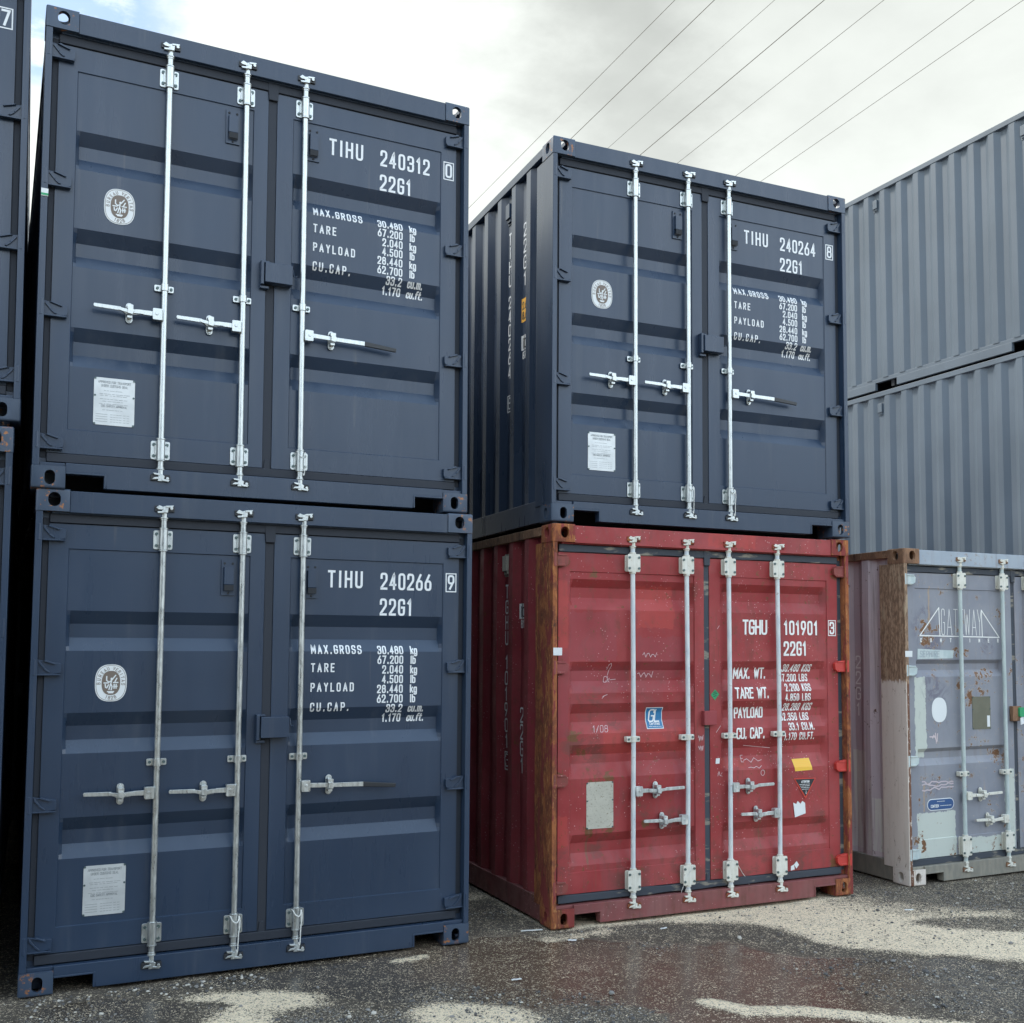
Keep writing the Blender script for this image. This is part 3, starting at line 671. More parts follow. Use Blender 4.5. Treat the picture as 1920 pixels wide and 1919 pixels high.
def ventilator(door, u0, u1, v0, v1, parent, m, lip):
    cu = (u0+u1)/2; d = door.D0+.004; mb = MB()
    mb.prism(rrect(u0, u1, v0, v1, .004), d-.006, d+.002)
    mb.prism_v([(u0+.010, d-.006), (u0+.014, d-.028), (u1-.014, d-.028), (u1-.010, d-.006)], v0+.062, v1-.042)
    mb.add([(u0+.014, d-.028, v0+.062), (u1-.014, d-.028, v0+.062), (u1-.012, d-.006, v0+.024), (u0+.012, d-.006, v0+.024)], [(0, 1, 2, 3)])
    v = new_obj('ventilator', mb.mesh('ventilator', m, 30), parent)
    mb = MB()
    mb.prism([(u0+.014, v0+.026), (u1-.014, v0+.026), (u1-.014, v0+.058), (u0+.014, v0+.058)], d-.0295, d-.026)
    for x, z in ((u0+.017, v1-.020), (u1-.017, v1-.020), (cu, v0+.012)): mb.cyl((x, d-.010, z), (x, d-.004, z), .006, 8)
    new_obj('ventilator_slot', mb.mesh('slot', M['dark'], 40), parent)

def hinge(side, v, ulen, m, style):
    """blade hinge on the left; mirrored for the right"""
    h = .043; mb = MB()
    mb.cyl((.020, .018, v-h), (.020, .018, v+h), .0165, 14)
    mb.box(.004, .036, .010, .05, v-h, v+h)
    if style == 'rib':
        poly = [(.034, v-h*.95), (.075, v-h*.95), (ulen, v-h*.72), (ulen+.004, v-h*.4), (ulen+.004, v+h*.45), (.098, v+h*.62), (.034, v+h*.92)]
        mb.prism(poly, .027, .049)
        mb.prism([(.04, v+h*.50), (.045, v+h*.78), (.072, v-.002), (.066, v-.010)], .019, .028)
        mb.prism([(.066, v-.012), (.072, v-.004), (.098, v-h*.62), (.088, v-h*.66)][::-1], .019, .028)
        mb.prism([(.078, v+h*.88), (.124, v+h*.40), (.118, v+h*.30), (.060, v+h*.74)][::-1], .014, .028)
        mb.box(.034, ulen, .018, .046, v-h*1.0, v-h*.82)
    else:
        mb.prism([(.034, v-h), (.10, v-h), (ulen-.005, v-h*.55), (ulen, v+h*.4), (ulen-.02, v+h*.75), (.034, v+h)], .020, .049)
        mb.box(.045, ulen-.02, .014, .026, v+h*.62, v+h*.86)
        mb.box(.045, ulen-.03, .016, .026, v-h*.9, v-h*.62)
    if side: mb = mb.mirror(W)
    return mb.mesh('hinge', m, 30)

def bracket(u, v0, v1, m, style):
    mb = MB(); c = (v0+v1)/2
    if style == 'new':
        mb.prism(rrect(u-.050, u+.050, v0+.004, v1-.004, .010), .0425, .0495)
        mb.cyl((u, .020, v0), (u, .020, v1), .0225, 16); mb.cyl((u, .020, v0-.008), (u, .020, v0), .0245, 16); mb.cyl((u, .020, v1), (u, .020, v1+.008), .0245, 16); mb.box(u-.019, u+.019, .022, .046, v0+.004, v1-.004)
        mb.box(u-.031, u-.019, .034, .043, v0+.028, v1-.028); mb.box(u+.019, u+.031, .034, .043, v0+.028, v1-.028)
    else:
        mb.prism(rrect(u-.048, u+.048, v0, v1, .010), -.001, .006); mb.box(u-.024, u+.024, .005, .046, v0+.006, v1-.006); mb.prism(rrect(u-.046, u+.046, v0+.004, v1-.004, .010), .042, .0495)
        mb.cyl((u, .020, v0-.012), (u, .020, v1+.012), .022, 14)
    return mb.mesh('bracket', m, 30)
def bolts(pts, d, r=.0085):
    mb = MB()
    for x, z in pts: mb.cyl((x, d-.004, z), (x, d+.004, z), r, 10)
    return mb.mesh('bolts', M['bolt'], 30)
def cam_mesh(u, v, topc, m):
    s = 1 if topc else -1; mb = MB()
    mb.cyl((u, .020, v-s*.062), (u, .020, v-s*.012), .0185, 14)
    mb.cyl((u, .020, v-s*.052), (u, .020, v-s*.044), .023, 14)
    mb.prism([(u-.016, v-.02), (u+.016, v-.02), (u+.020, v+.010), (u+.006, v+.018), (u-.012, v+.012)], -.008, .026)
    mb.prism([(u-.046, v+s*.004), (u-.034, v+s*.004-.008), (u-.004, v+s*.002-.007), (u-.004, v+s*.002+.007), (u-.030, v+s*.014+.006)] if s > 0 else
             [(u-.046, v-.012), (u-.004, v-.009), (u-.004, v+.005), (u-.034, v-.0)], -.010, .012)
    mb.prism([(u+.004, v+s*.012-.005), (u+.040, v+s*.016-.006), (u+.046, v+s*.016+.006), (u+.004, v+s*.012+.006)], -.012, .016)
    mb.prism([(u-.036, v-s*.020-.005), (u-.005, v-s*.016-.006), (u-.005, v-s*.016+.006), (u-.040, v-s*.020+.005)], -.010, .014)
    mb.cyl((u+.034, -.013, v+s*.004), (u+.034, .016, v+s*.004), .0085, 10)
    return mb.mesh('cam', m, 30)
def keeper_mesh(u, v, topc, m):
    s = 1 if topc else -1; mb = MB()
    mb.box(u-.052, u-.022, -.004, .018, v-.016+s*.002, v+.014+s*.002)
    mb.box(u+.020, u+.050, -.004, .018, v-.016+s*.002, v+.014+s*.002)
    mb.box(u-.052, u+.050, .006, .018, v-.022, v+.020)
    return mb.mesh('keeper', m, 30)
def handle_mesh(u, v, side, length, m, style):
    """lever on one side of its bar; side -1 reaches left"""
    s = side; mb = MB(); X = lambda a: u+s*a
    def pr(poly, d0, d1):
        p = [(X(a), z) for a, z in poly]; mb.prism(p if s > 0 else p[::-1], d0, d1)
    mb.prism(rrect(min(X(.012), X(.062)), max(X(.012), X(.062)), v-.034, v+.030, .006), -.006, .032)
    mb.cyl((X(.040), -.010, v), (X(.040), .03, v), .0085, 12)
    la = .178
    if style == 'long':
        pr([(.058, v-.012), (.20, v-.016), (.372, v-.020), (.372, v+.006), (.20, v+.008), (.058, v+.014)], .000, .009)
    else:
        pr([(.058, v-.014), (.115, v-.013), (.115, v+.012), (.058, v+.013)], .002, .014)
        pr([(.110, v-.012), (.150, v-.014), (la+.03, v-.012), (length*.66, v-.004), (length*.66, v+.012), (la, v+.004), (.14, v+.010), (.110, v+.011)], -.004, .006)
        pr([(.125, v-.018), (la+.02, v-.020), (length*.62, v-.004), (.2, v-.006)], .004, .018)
        pr([(length*.62, v-.008), (length-.004, v-.004), (length, v+.006), (length-.004, v+.016), (length*.62, v+.014)], -.002, .008)
    return mb.mesh('handle', m, 30)
def latch_mesh(u, v, m):
    mb = MB(); mb.prism(obround(u, v+.0, .036, .112, 10), .042, .0495)
    mb.prism(rrect(u-.016, u+.016, v+.012, v+.036, .004), -.008, .044)
    mb.prism([(u-.014, v-.014), (u+.012, v-.02), (u+.022, v+.004), (u+.008, v+.020), (u-.012, v+.016)], -.014, -.005)
    mb.prism(rrect(u-.013, u+.013, v-.036, v-.022, .003), .004, .044)
    mb.cyl((u, .034, v+.042), (u, .05, v+.042), .009, 10); mb.cyl((u, .034, v-.042), (u, .05, v-.042), .009, 10)
    return mb.mesh('latch', m, 30)

def mframe(fx, pts): return [(W-a, b) for a, b in pts][::-1] if fx else pts

def container(spec, pose, label, group=None):
    k = spec['key']; x, y, yaw, roll, tilt, z = pose
    root = bpy.data.objects.new('shipping_container', None); col.objects.link(root)
    root.empty_display_size = .3
    root.location = (x, y, z); root.rotation_mode = 'XYZ'; root.rotation_euler = (tilt, roll, yaw)
    root['label'] = label; root['category'] = 'shipping container'
    if group: root['group'] = group
    P = spec['mats']
    # corner castings
    for top in (True, False):
        base = cached((k, 'cast', top), lambda: casting(top, P['casting']))
        for fx in (0, 1):
            for fy in (0, 1):
                me = base if not (fx or fy) else cached((k, 'cast', top, fx, fy), lambda: flip(base, fx, fy))
                if (top, fx, fy) == (False, 0, 0) and 'casting_bl' in P:
                    me = me.copy(); me.materials.clear(); me.materials.append(P['casting_bl'])
                new_obj('corner_casting', me, root)
    # corner posts
    for fx in (0, 1):
        def post():
            mb = MB(); mb.prism_v(mframe(fx, [(.003, .004), (.036, .004), (.036, .062), (.078, .062), (.078, .1), (.03, .1), (.03, .30), (.003, .275)]), .118, H-.118); return mb.mesh('post', P['post_r'] if fx else P['post'], 30)
        new_obj('corner_post', cached((k, 'post', fx), post), root, bevel=.003)
        def rpost():
            mb = MB(); mb.prism_v(mframe(fx, [(.003, LEN-.22), (.06, LEN-.2), (.06, LEN-.004), (.003, LEN-.004)]), .118, H-.118); return mb.mesh('post', P['post_r'] if fx else P['post'], 30)
        new_obj('corner_post', cached((k, 'rpost', fx), rpost), root, bevel=.003)
    # header, rails, sill
    def header():
        mb = MB(); mb.box(.162, W-.162, .006, .10, 2.468, 2.583); mb.box(.078, W-.078, .03, .10, 2.462, 2.475); return mb.mesh('header', P['header'], 30)
    new_obj('header', cached((k, 'hd'), header), root, bevel=.004)
    def sill():
        mb = MB(); T = .138
        mb.prism([(.162, .090), (.352, .090), (.362, .012), (2.082, .012), (2.092, .090), (2.276, .090), (2.276, T), (.162, T)], .006, .085)
        for a, b in ((.162, .352), (2.092, 2.276)):
            mb.box(a, b, .002, .06, .080, .091)
        mb.box(.350, .360, .002, .06, .013, .091); mb.box(2.084, 2.094, .002, .06, .013, .091)
        mb.box(.036, .162, .02, .1, .118, T); mb.box(2.276, W-.036, .02, .1, .118, T)
        return mb.mesh('sill', P['sill'], 30)
    new_obj('sill', cached((k, 'sill'), sill), root, bevel=.003)
    for fx in (0, 1):
        def trail():
            mb = MB(); a, b = (.008, .068); q = (a, b) if not fx else (W-b, W-a); mb.box(*q, .178, LEN-.178, 2.525, 2.585); return mb.mesh('rail', P['rail'], 30)
        new_obj('top_rail', cached((k, 'tr', fx), trail), root, bevel=.004)
        def brail():
            mb = MB(); a, b = (.010, .05); q = (a, b) if not fx else (W-b, W-a)
            if spec.get('pockets'):
                c = LEN/2
                for y0, y1 in ((.178, c-1.205), (c-.845, c+.845), (c+1.205, LEN-.178)): mb.box(*q, y0, y1, .018, .116)
                mb.box(*((.02, .06) if not fx else (W-.06, W-.02)), .178, LEN-.178, .110, .158)
            else: mb.box(*q, .178, LEN-.178, .012, .162)
            return mb.mesh('rail', P['brail'], 30)
        new_obj('bottom_rail', cached((k, 'br', fx), brail), root, bevel=.003)
        sw = new_obj('side_wall', cached((k, 'sw', fx), lambda: side_wall(P['side'], not fx, spec.get('dent', 0), 3+fx)), root)
        # ventilators in the corrugation
        def vent():
            mb = MB()
            for y in ((1.977, 4.201) if spec.get('pockets') else (.861, .861+8*.278, LEN-.861)):
                x0 = side_x(y, 2.38) if (DENT.__setitem__(0, spec.get('dent', 0)) or True) else 0; bx = lambda a, b, *r: mb.box(*((x0-b, x0-a) if not fx else (W-x0+a, W-x0+b)), *r)
                bx(-.012, .005, y-.048, y+.048, 2.29, 2.455); bx(.003, .030, y-.036, y+.036, 2.33, 2.44); bx(.003, .018, y-.030, y+.030, 2.305, 2.33)
            return mb.mesh('vent', P['vent'], 30)
        new_obj('ventilator', cached((k, 'sv', fx), vent), sw, bevel=.003)
        if not fx and spec.get('side_text'): DENT[0] = spec.get('dent', 0); spec['side_text'](sw)
    def rear():
        mb = MB(); mb.box(.03, W-.03, LEN-.03, LEN-.02, .1, 2.56); return mb.mesh('rear', P['side'], 30)
    new_obj('rear_wall', cached((k, 'rear'), rear), root)
    def roof():
        mb = MB(); mb.box(.068, W-.068, .10, LEN-.10, 2.556, 2.562); return mb.mesh('roof', P['side'], 30)
    new_obj('roof_panel', cached((k, 'roof'), roof), root)
    def floor():
        mb = MB(); mb.box(.05, W-.05, .085, LEN-.08, .145, .15)
        for i in range(14): mb.box(.05, W-.05, .35+i*.4, .40+i*.4, .03, .145)
        mb.box(.05, W-.05, .12, .13, .10, 2.55)
        return mb.mesh('floor', M['dark'], 30)
    new_obj('floor_panel', cached((k, 'floor'), floor), root)
    # gasket round the doors
    D = spec['doors']; dl, dr = D
    def gask():
        mb = MB(); g = .058
        mb.box(.0375, dl.u0, g, .1, dl.v0-.03, dl.v1+.03); mb.box(dr.u1, W-.0375, g, .1, dl.v0-.03, dl.v1+.03)
        for uu_ in ((dl.u0, dr.u1),):
            n = 46 if spec.get('wavy') else 1
            for i in range(n):
                a = uu_[0]+(uu_[1]-uu_[0])*i/n; b = uu_[0]+(uu_[1]-uu_[0])*(i+1)/n
                o1, o2 = ((.006*mnoise.noise(Vector((a*5, 1, 2))), .006*mnoise.noise(Vector((b*5, 1, 2)))) if n > 1 else (0, 0))
                for z0, z1, f in ((dl.v1+.004, dl.v1+.052, .040), (dl.v0-.052, dl.v0-.004, .040)):
                    mb.add([(a, f, z0+o1), (b, f, z0+o2), (b, f, z1-o2), (a, f, z1-o1), (a, .1, z0), (b, .1, z0), (b, .1, z1), (a, .1, z1)],
                           [(0, 1, 2, 3), (3, 2, 6, 7), (0, 4, 5, 1)]+([(0, 3, 7, 4)] if i == 0 else [])+([(1, 5, 6, 2)] if i == n-1 else []))
        c = (dl.u1+dr.u0)/2; w = (dr.u0-dl.u1)/2
        mb.box(c-w, c+w, .054, .1, dl.v0-.02, dl.v1+.02)
        mb.prism([(c-w, dl.v1-.05), (c+w, dl.v1-.05), (c+w*1.3, dl.v1+.055), (c-w*1.3, dl.v1+.055)], .037, .06)
        mb.prism([(c-w*.9, dl.v0-.05), (c+w*.9, dl.v0-.05), (c+w*.5, dl.v0+.05), (c-w*.5, dl.v0+.05)], .047, .06)
        return mb.mesh('gasket', P['gasket'], 30)
    new_obj('door_gasket', cached((k, 'gask'), gask), root, bevel=.004)
    # doors
    for i, d in enumerate(D):
        do = new_obj('door', cached((k, 'door', i), lambda: d.mesh(P['door'])), root, spec.get('door_labels', (None, None))[i])
        for j, hv in enumerate(spec['hinges']):
            ov = spec.get('hinge_mats', {}).get((i, j))
            new_obj('hinge', cached((k, 'hinge', i, j), lambda: hinge(i, hv, spec['hlen'], ov or P['hinge'], spec['hstyle'])), do, bevel=.002)
        for vb in spec.get('vents', ()):
            if vb[0] == i: ventilator(d, *vb[1:], do, P['door'], None)
        spec['dress'](i, d, do)
    # locking bars
    for b in spec['bars']:
        u = b['u']; g = spec['bar']
        bent = b.get('bend', 0)
        def bar():
            mb = MB(); pts = [(u+bent*math.sin(t*3.3)*math.sin(t*math.pi), .020, .12+(2.50-.12)*t) for t in [i/16 for i in range(17)]]
            mb.tube(pts, .0158, 16); return mb.mesh('bar', g['bar'], 40)
        bo = new_obj('locking_bar', cached((k, 'bar', u), bar), root)
        for v0, v1 in g['brk']:
            new_obj('bar_bracket', cached((k, 'brk', u, v0), lambda: bracket(u, v0, v1, g['fit'], g['style'])), bo, bevel=.0015)
            c = .034 if g['style'] == 'new' else .036; dd = .040 if g['style'] == 'new' else -.003
            new_obj('bolts', cached((k, 'blt', u, v0), lambda: bolts([(u+sx_*c, vv) for sx_ in (-1, 1) for vv in (v0+.024, v1-.024)], dd)), bo)
        gv = b.get('guide', g['guide'])
        def guide():
            mb = MB(); mb.prism(rrect(u-.052, u+.050, gv-.018, gv+.018, .006), .041 if g['style'] == 'new' else .012, .0495)
            mb.cyl((u, .020, gv-.020), (u, .020, gv+.020), .0205, 16); mb.box(u-.018, u+.018, .02, .046, gv-.018, gv+.018); return mb.mesh('guide', g['fit'], 30)
        new_obj('bar_guide', cached((k, 'gd', u), guide), bo, bevel=.0015)
        new_obj('bolts', cached((k, 'gb', u), lambda: bolts([(u-.036, gv), (u+.036, gv)], .038 if g['style'] == 'new' else .010, .008)), bo)
        for vv, tp in ((g['cam_top'], True), (g['cam_bot'], False)):
            new_obj('cam', cached((k, 'cam', u, tp), lambda: cam_mesh(u, vv, tp, g['cam'])), bo, bevel=.002)
            new_obj('cam_keeper', cached((k, 'kp', u, tp), lambda: keeper_mesh(u, vv, tp, g['keeper'])), bo, bevel=.002)
        if 'hv' in b:
            st = 'long' if b.get('long') else 'twist'
            new_obj('lever_handle', cached((k, 'hnd', u), lambda: handle_mesh(u, b['hv'], b['s'], b['len'], g['fit2'], st)), bo, bevel=.0015)
            new_obj('handle_latch', cached((k, 'lat', u), lambda: latch_mesh(u+b['s']*b.get('lat', .178), b['hv']-.004, g['fit2'])), bo, bevel=.0015)
            if b.get('long'):
                def grip():
                    mb = MB(); s = b['s']; v = b['hv']; mb.prism([(u+.372, v-.023), (u+.566, v-.036), (u+.570, v-.012), (u+.372, v+.007)], -.003, .011); return mb.mesh('grip', M['black'], 30)
                new_obj('handle_grip', cached((k, 'grip', u), grip), bo, bevel=.004)
    lb = spec['lock']
    def lock():
        mb = MB(); a, b_, c, d_ = lb['box']
        if lb['style'] == 'new':
            mb.box(a+.022, b_, -.012, .046, c, d_); mb.box(a, a+.018, .0, .05, c-.012, d_+.012); mb.box(a, a+.050, .012, .05, d_+.002, d_+.014); mb.box(a, a+.050, .022, .05, c-.030, c-.014)
        else: mb.box(a, b_, .012, .05, c, d_)
        return mb.mesh('lock', lb['mat'], 30)
    new_obj('lock_box', cached((k, 'lock'), lock), root, bevel=.003)
    if lb['style'] == 'new':
        def hook():
            mb = MB(); a, b_, c, d_ = lb['box']; x0 = b_+.012
            mb.tube([(x0, .03, d_-.012), (x0+.001, .022, d_-.040), (x0+.006, .02, d_-.054), (x0+.016, .018, d_-.056), (x0+.020, .018, d_-.046)], .0035, 8); return mb.mesh('hook', M['navy'], 40)
        new_obj('lock_hook', cached((k, 'hook'), hook), root)
    return root

# ------------------------------------------------------------------ navy containers
RIB_N = [(1.957, 1.888, 1.815, 1.745), (1.420, 1.350, 1.277, 1.208), (.878, .810, .737, .667)]
DN = (Door(.070, 1.187, .196, 2.412, .165, 1.106, 2.283, .323, RIB_N, seed=1),
      Door(1.239, 2.366, .196, 2.412, 1.333, 2.266, 2.283, .323, RIB_N, seed=4))
WEIGHTS = [('30.480', 'kg'), ('67.200', 'lb'), ('2.040', 'kg'), ('4.500', 'lb'), ('28.440', 'kg'), ('62.700', 'lb'), ('33.2', 'cu.m.'), ('1.170', 'cu.ft.')]
def navy_dress(serial, check):
    def dress(i, d, do):
        if i == 0:
            emblem(d, .394, 1.575, do); plate(d, .291, .497, .365, .622, do, M['plate'], M['grey_ink']); return
        st = text_strokes('TIHU', 1.558, 2.124, .088, .74, width=.196) + text_strokes(serial, 1.876, 2.120, .088, .70, width=.308) + text_strokes('22G1', 1.874, 1.966, .088, .70, width=.188)
        text_obj('number_lettering', d, st, .0135, M['white'], do)
        st = rect_stroke(2.283, 2.347, 2.112, 2.222)
        text_obj('check_digit_frame', d, st, .0065, M['white'], do)
        text_obj('check_digit', d, text_strokes(check, 2.3155, 2.130, .078, .82, .2, 'c'), .0125, M['white'], do)
        st = []
        for s, t in (('MAX.GROSS', 1.780), ('TARE', 1.675), ('PAYLOAD', 1.562), ('CU.CAP.', 1.448)):
            st += text_strokes(s, 1.466, t-.046, .044, .78, width={'MAX.GROSS': .292, 'TARE': .132, 'PAYLOAD': .248, 'CU.CAP.': .222}[s])
        for n, (a, b) in enumerate(WEIGHTS):
            z = 1.777-.0575*n-.044
            st += text_strokes(a, 2.014, z, .042, .80, .30, 'r') + text_strokes(b, 2.066-(.008 if n > 5 else 0), z, .042, .82, .22, 'l', .18 if n == 7 else 0)
        text_obj('weight_lettering', d, st, .0078, M['white'], do, step=.005)
    return dress
def side_place(u0=SX): return lambda y, v, lf: (u0+side_inset(y, PROF)-.0015-lf, y, v)
def side_strokes(name, st, sw, m, parent, label=None):
    mb = MB(); strokes_to(mb, st, sw, lambda a, v, lf: (side_x(-a, v)-.0015-lf, -a, v))
    return new_obj(name, mb.mesh(name, m, 60), parent, label)
def side_quad(name, y0, y1, v0, v1, m, parent, label=None, lift=.001):
    mb = MB(); n = 8; vs = []
    for k in range(n+1):
        yy = y0+(y1-y0)*k/n
        vs += [(side_x(yy, v0)-lift, yy, v0), (side_x(yy, v1)-lift, yy, v1)]
    mb.add(vs, [(2*k, 2*k+1, 2*k+3, 2*k+2) for k in range(n)]); return new_obj(name, mb.mesh(name, m, 60), parent, label)
# in the side view a letter's left is the far end: x runs along -depth
def side_letters(s, yc, top, cap, pitch): return vstack(s, -yc, top, cap, pitch, 1.0)
def navy_side(full):
    def f(sw):
        st = side_letters('22G1', .585, 2.205, .088, .120) + side_letters('TIHU 240264 ', .862, 2.222, .080, .1045)
        side_strokes('side_lettering', st, .013, M['white'], sw)
        st = side_letters('8', .862, .995, .08, .1); st += [[(-.862+a, b) for a, b in s] for s in rect_stroke(-.034, .034, .893, 1.010)]
        side_strokes('check_digit', st, .009, M['white'], sw)
        side_quad('height_label', .545, .632, 1.49, 1.662, M['amber'], sw, 'amber height label with black figures')
        st = text_strokes('2.6', -.588, 1.585, .05, .8, .2, 'c') + text_strokes('8.6', -.588, 1.512, .05, .8, .2, 'c')
        side_strokes('height_figures', st, .009, M['ink'], sw)
        side_quad('registry_mark', .545, .632, 1.285, 1.393, M['white'], sw, 'white registry mark reading ic', .0008)
        side_strokes('registry_letters', text_strokes('i', -.609, 1.302, .07, .9, .2, 'c')+text_strokes('c', -.570, 1.302, .09, .9, .2, 'c')+[[(-.590, 1.29), (-.590, 1.388)]], .011, M['ink'], sw)
        side_strokes('registry_number', text_strokes('87', -.588, 1.225, .045, .9, .25, 'c'), .009, M['white'], sw)
    return f
BAR_N = dict(bar=M['galv'], fit=M['galv'], fit2=M['galv'], cam=M['galv'], keeper=M['black'], style='new', brk=((2.293, 2.405), (.193, .303)), guide=1.150, cam_top=2.514, cam_bot=.092)
def navy_spec(serial, check, side=None):
    return dict(key='navy', mats=dict(casting=M['navy_fit'], post=M['navy'], post_r=M['navy'], header=M['navy'], sill=M['navy'], rail=M['navy'], brail=M['navy_dark'], side=M['navy_dark'], vent=M['navy'], gasket=M['rubber'], door=M['navy'], hinge=M['navy']),
        doors=DN, hinges=(2.362, 1.660, .957, .252), hlen=.146, hstyle='rib', vents=((0, .948, 1.026, 2.056, 2.255), (1, 1.416, 1.492, 2.052, 2.252)),
        dress=navy_dress(serial, check), side_text=side, bar=BAR_N, dent=.0015,
        bars=[dict(u=.634, hv=.993, s=-1, len=.362), dict(u=1.057, hv=.985, s=-1, len=.362), dict(u=1.397, hv=.986, s=1, len=.56, long=True)],
        lock=dict(style='new', box=(1.152, 1.330, 1.262, 1.378), mat=M['navy']))
LV = H+.004
GRP = 'dark blue stacked containers'
A1 = container(navy_spec('240312', '0'), (-.0069, 6.1542, .0240, -.0016, -.0002, LV-.0107), 'dark blue container numbered 240312, upper one of the large left stack', GRP)
A0 = container(navy_spec('240266', '9'), (.0118, 6.1706, .0071, .0030, -.0001, -.0043), 'dark blue container numbered 240266 standing on the wet ground', GRP)
B1 = container(navy_spec('240264', '8', navy_side(True)), (3.0477, 6.3020, -.0263, .0033, .0004, LV-.0121), 'dark blue container numbered 240264 stacked on the red container', GRP)
E1 = container(navy_spec('240259', '7'), (-2.5030, 6.200, .0003, -.0072, 0, 2.910), 'dark blue container cut by the photo edge, with boxed digit 7', GRP)
E0 = container(navy_spec('240270', '1'), (-2.5300, 6.200, -.0003, 0, 0, 0), 'dark blue container at the edge, under the one with boxed 7', GRP)

for lv, lb in ((1, 'dark blue container in the next row, upper one, seen through the gap between stacks'), (0, 'dark blue container in the next row, lower one, seen through the gap between stacks')):
    container(navy_spec('240283', '2'), (-1.25, 12.30, 0, 0, 0, lv*LV-.004), lb, GRP)

E0.scale.z = 2.898/H       # taller high-cube box

# ------------------------------------------------------------------ red container
RIB_R = [(2.236, 2.181, 2.114, 2.035), (1.692, 1.632, 1.563, 1.485), (1.416, 1.352, 1.296, 1.219), (1.150, 1.082, 1.026, .930), (.572, .513, .449, .373)]
DENTS = [(.30, 1.86, .13, .14, .012), (.55, 1.46, .16, .06, .010), (.25, 1.02, .12, .10, -.010), (.9, .72, .12, .2, .006)]
DR = (Door(.064, 1.188, .200, 2.408, .148, 1.112, 2.285, .331, RIB_R, .036, .05, .0065, .022, 7, DENTS, .011),
      Door(1.233, 2.360, .200, 2.408, 1.323, 2.266, 2.285, .331, RIB_R, .036, .05, .0055, .040, 11, [(1.8, .62, .2, .15, .006), (1.6, 1.75, .2, .15, .005)], .014))
def quad_on(name, d, poly, m, parent, label=None, off=.0022):
    """small sheet that follows the door's ribs: split across the corners of the ribs"""
    mb = MB(); poly = [(a+d.du, b) for a, b in poly]
    if len(poly) == 4:
        n = 14; a, b, c, e = [Vector(p) for p in poly]; vs = []
        for i in range(n+1):
            for j in range(5):
                s, t = j/4, i/n; p = (a*(1-s)+b*s)*(1-t)+(e*(1-s)+c*s)*t
                vs.append((p.x, d.surf(p.x, p.y)-off, p.y))
        mb.add(vs, [(i*5+j, i*5+j+1, (i+1)*5+j+1, (i+1)*5+j) for i in range(n) for j in range(4)])
    else:
        dd = min(d.surf(*p) for p in poly)-off; mb.prism(poly, dd, dd+.001)
    return new_obj(name, mb.mesh(name, m, 40), parent, label)
def lines_on(d, u0, u1, v0, v1, n, seed, indent=.0):
    rg = random.Random(seed); st = []
    for k in range(n):
        z = v1-(k+.5)*(v1-v0)/n; x = u0+indent*k
        while x < u1-indent*k-.006:
            ln = rg.uniform(.006, .026); st.append([(x, z), (min(x+ln, u1-indent*k), z)]); x += ln+.006
    return st
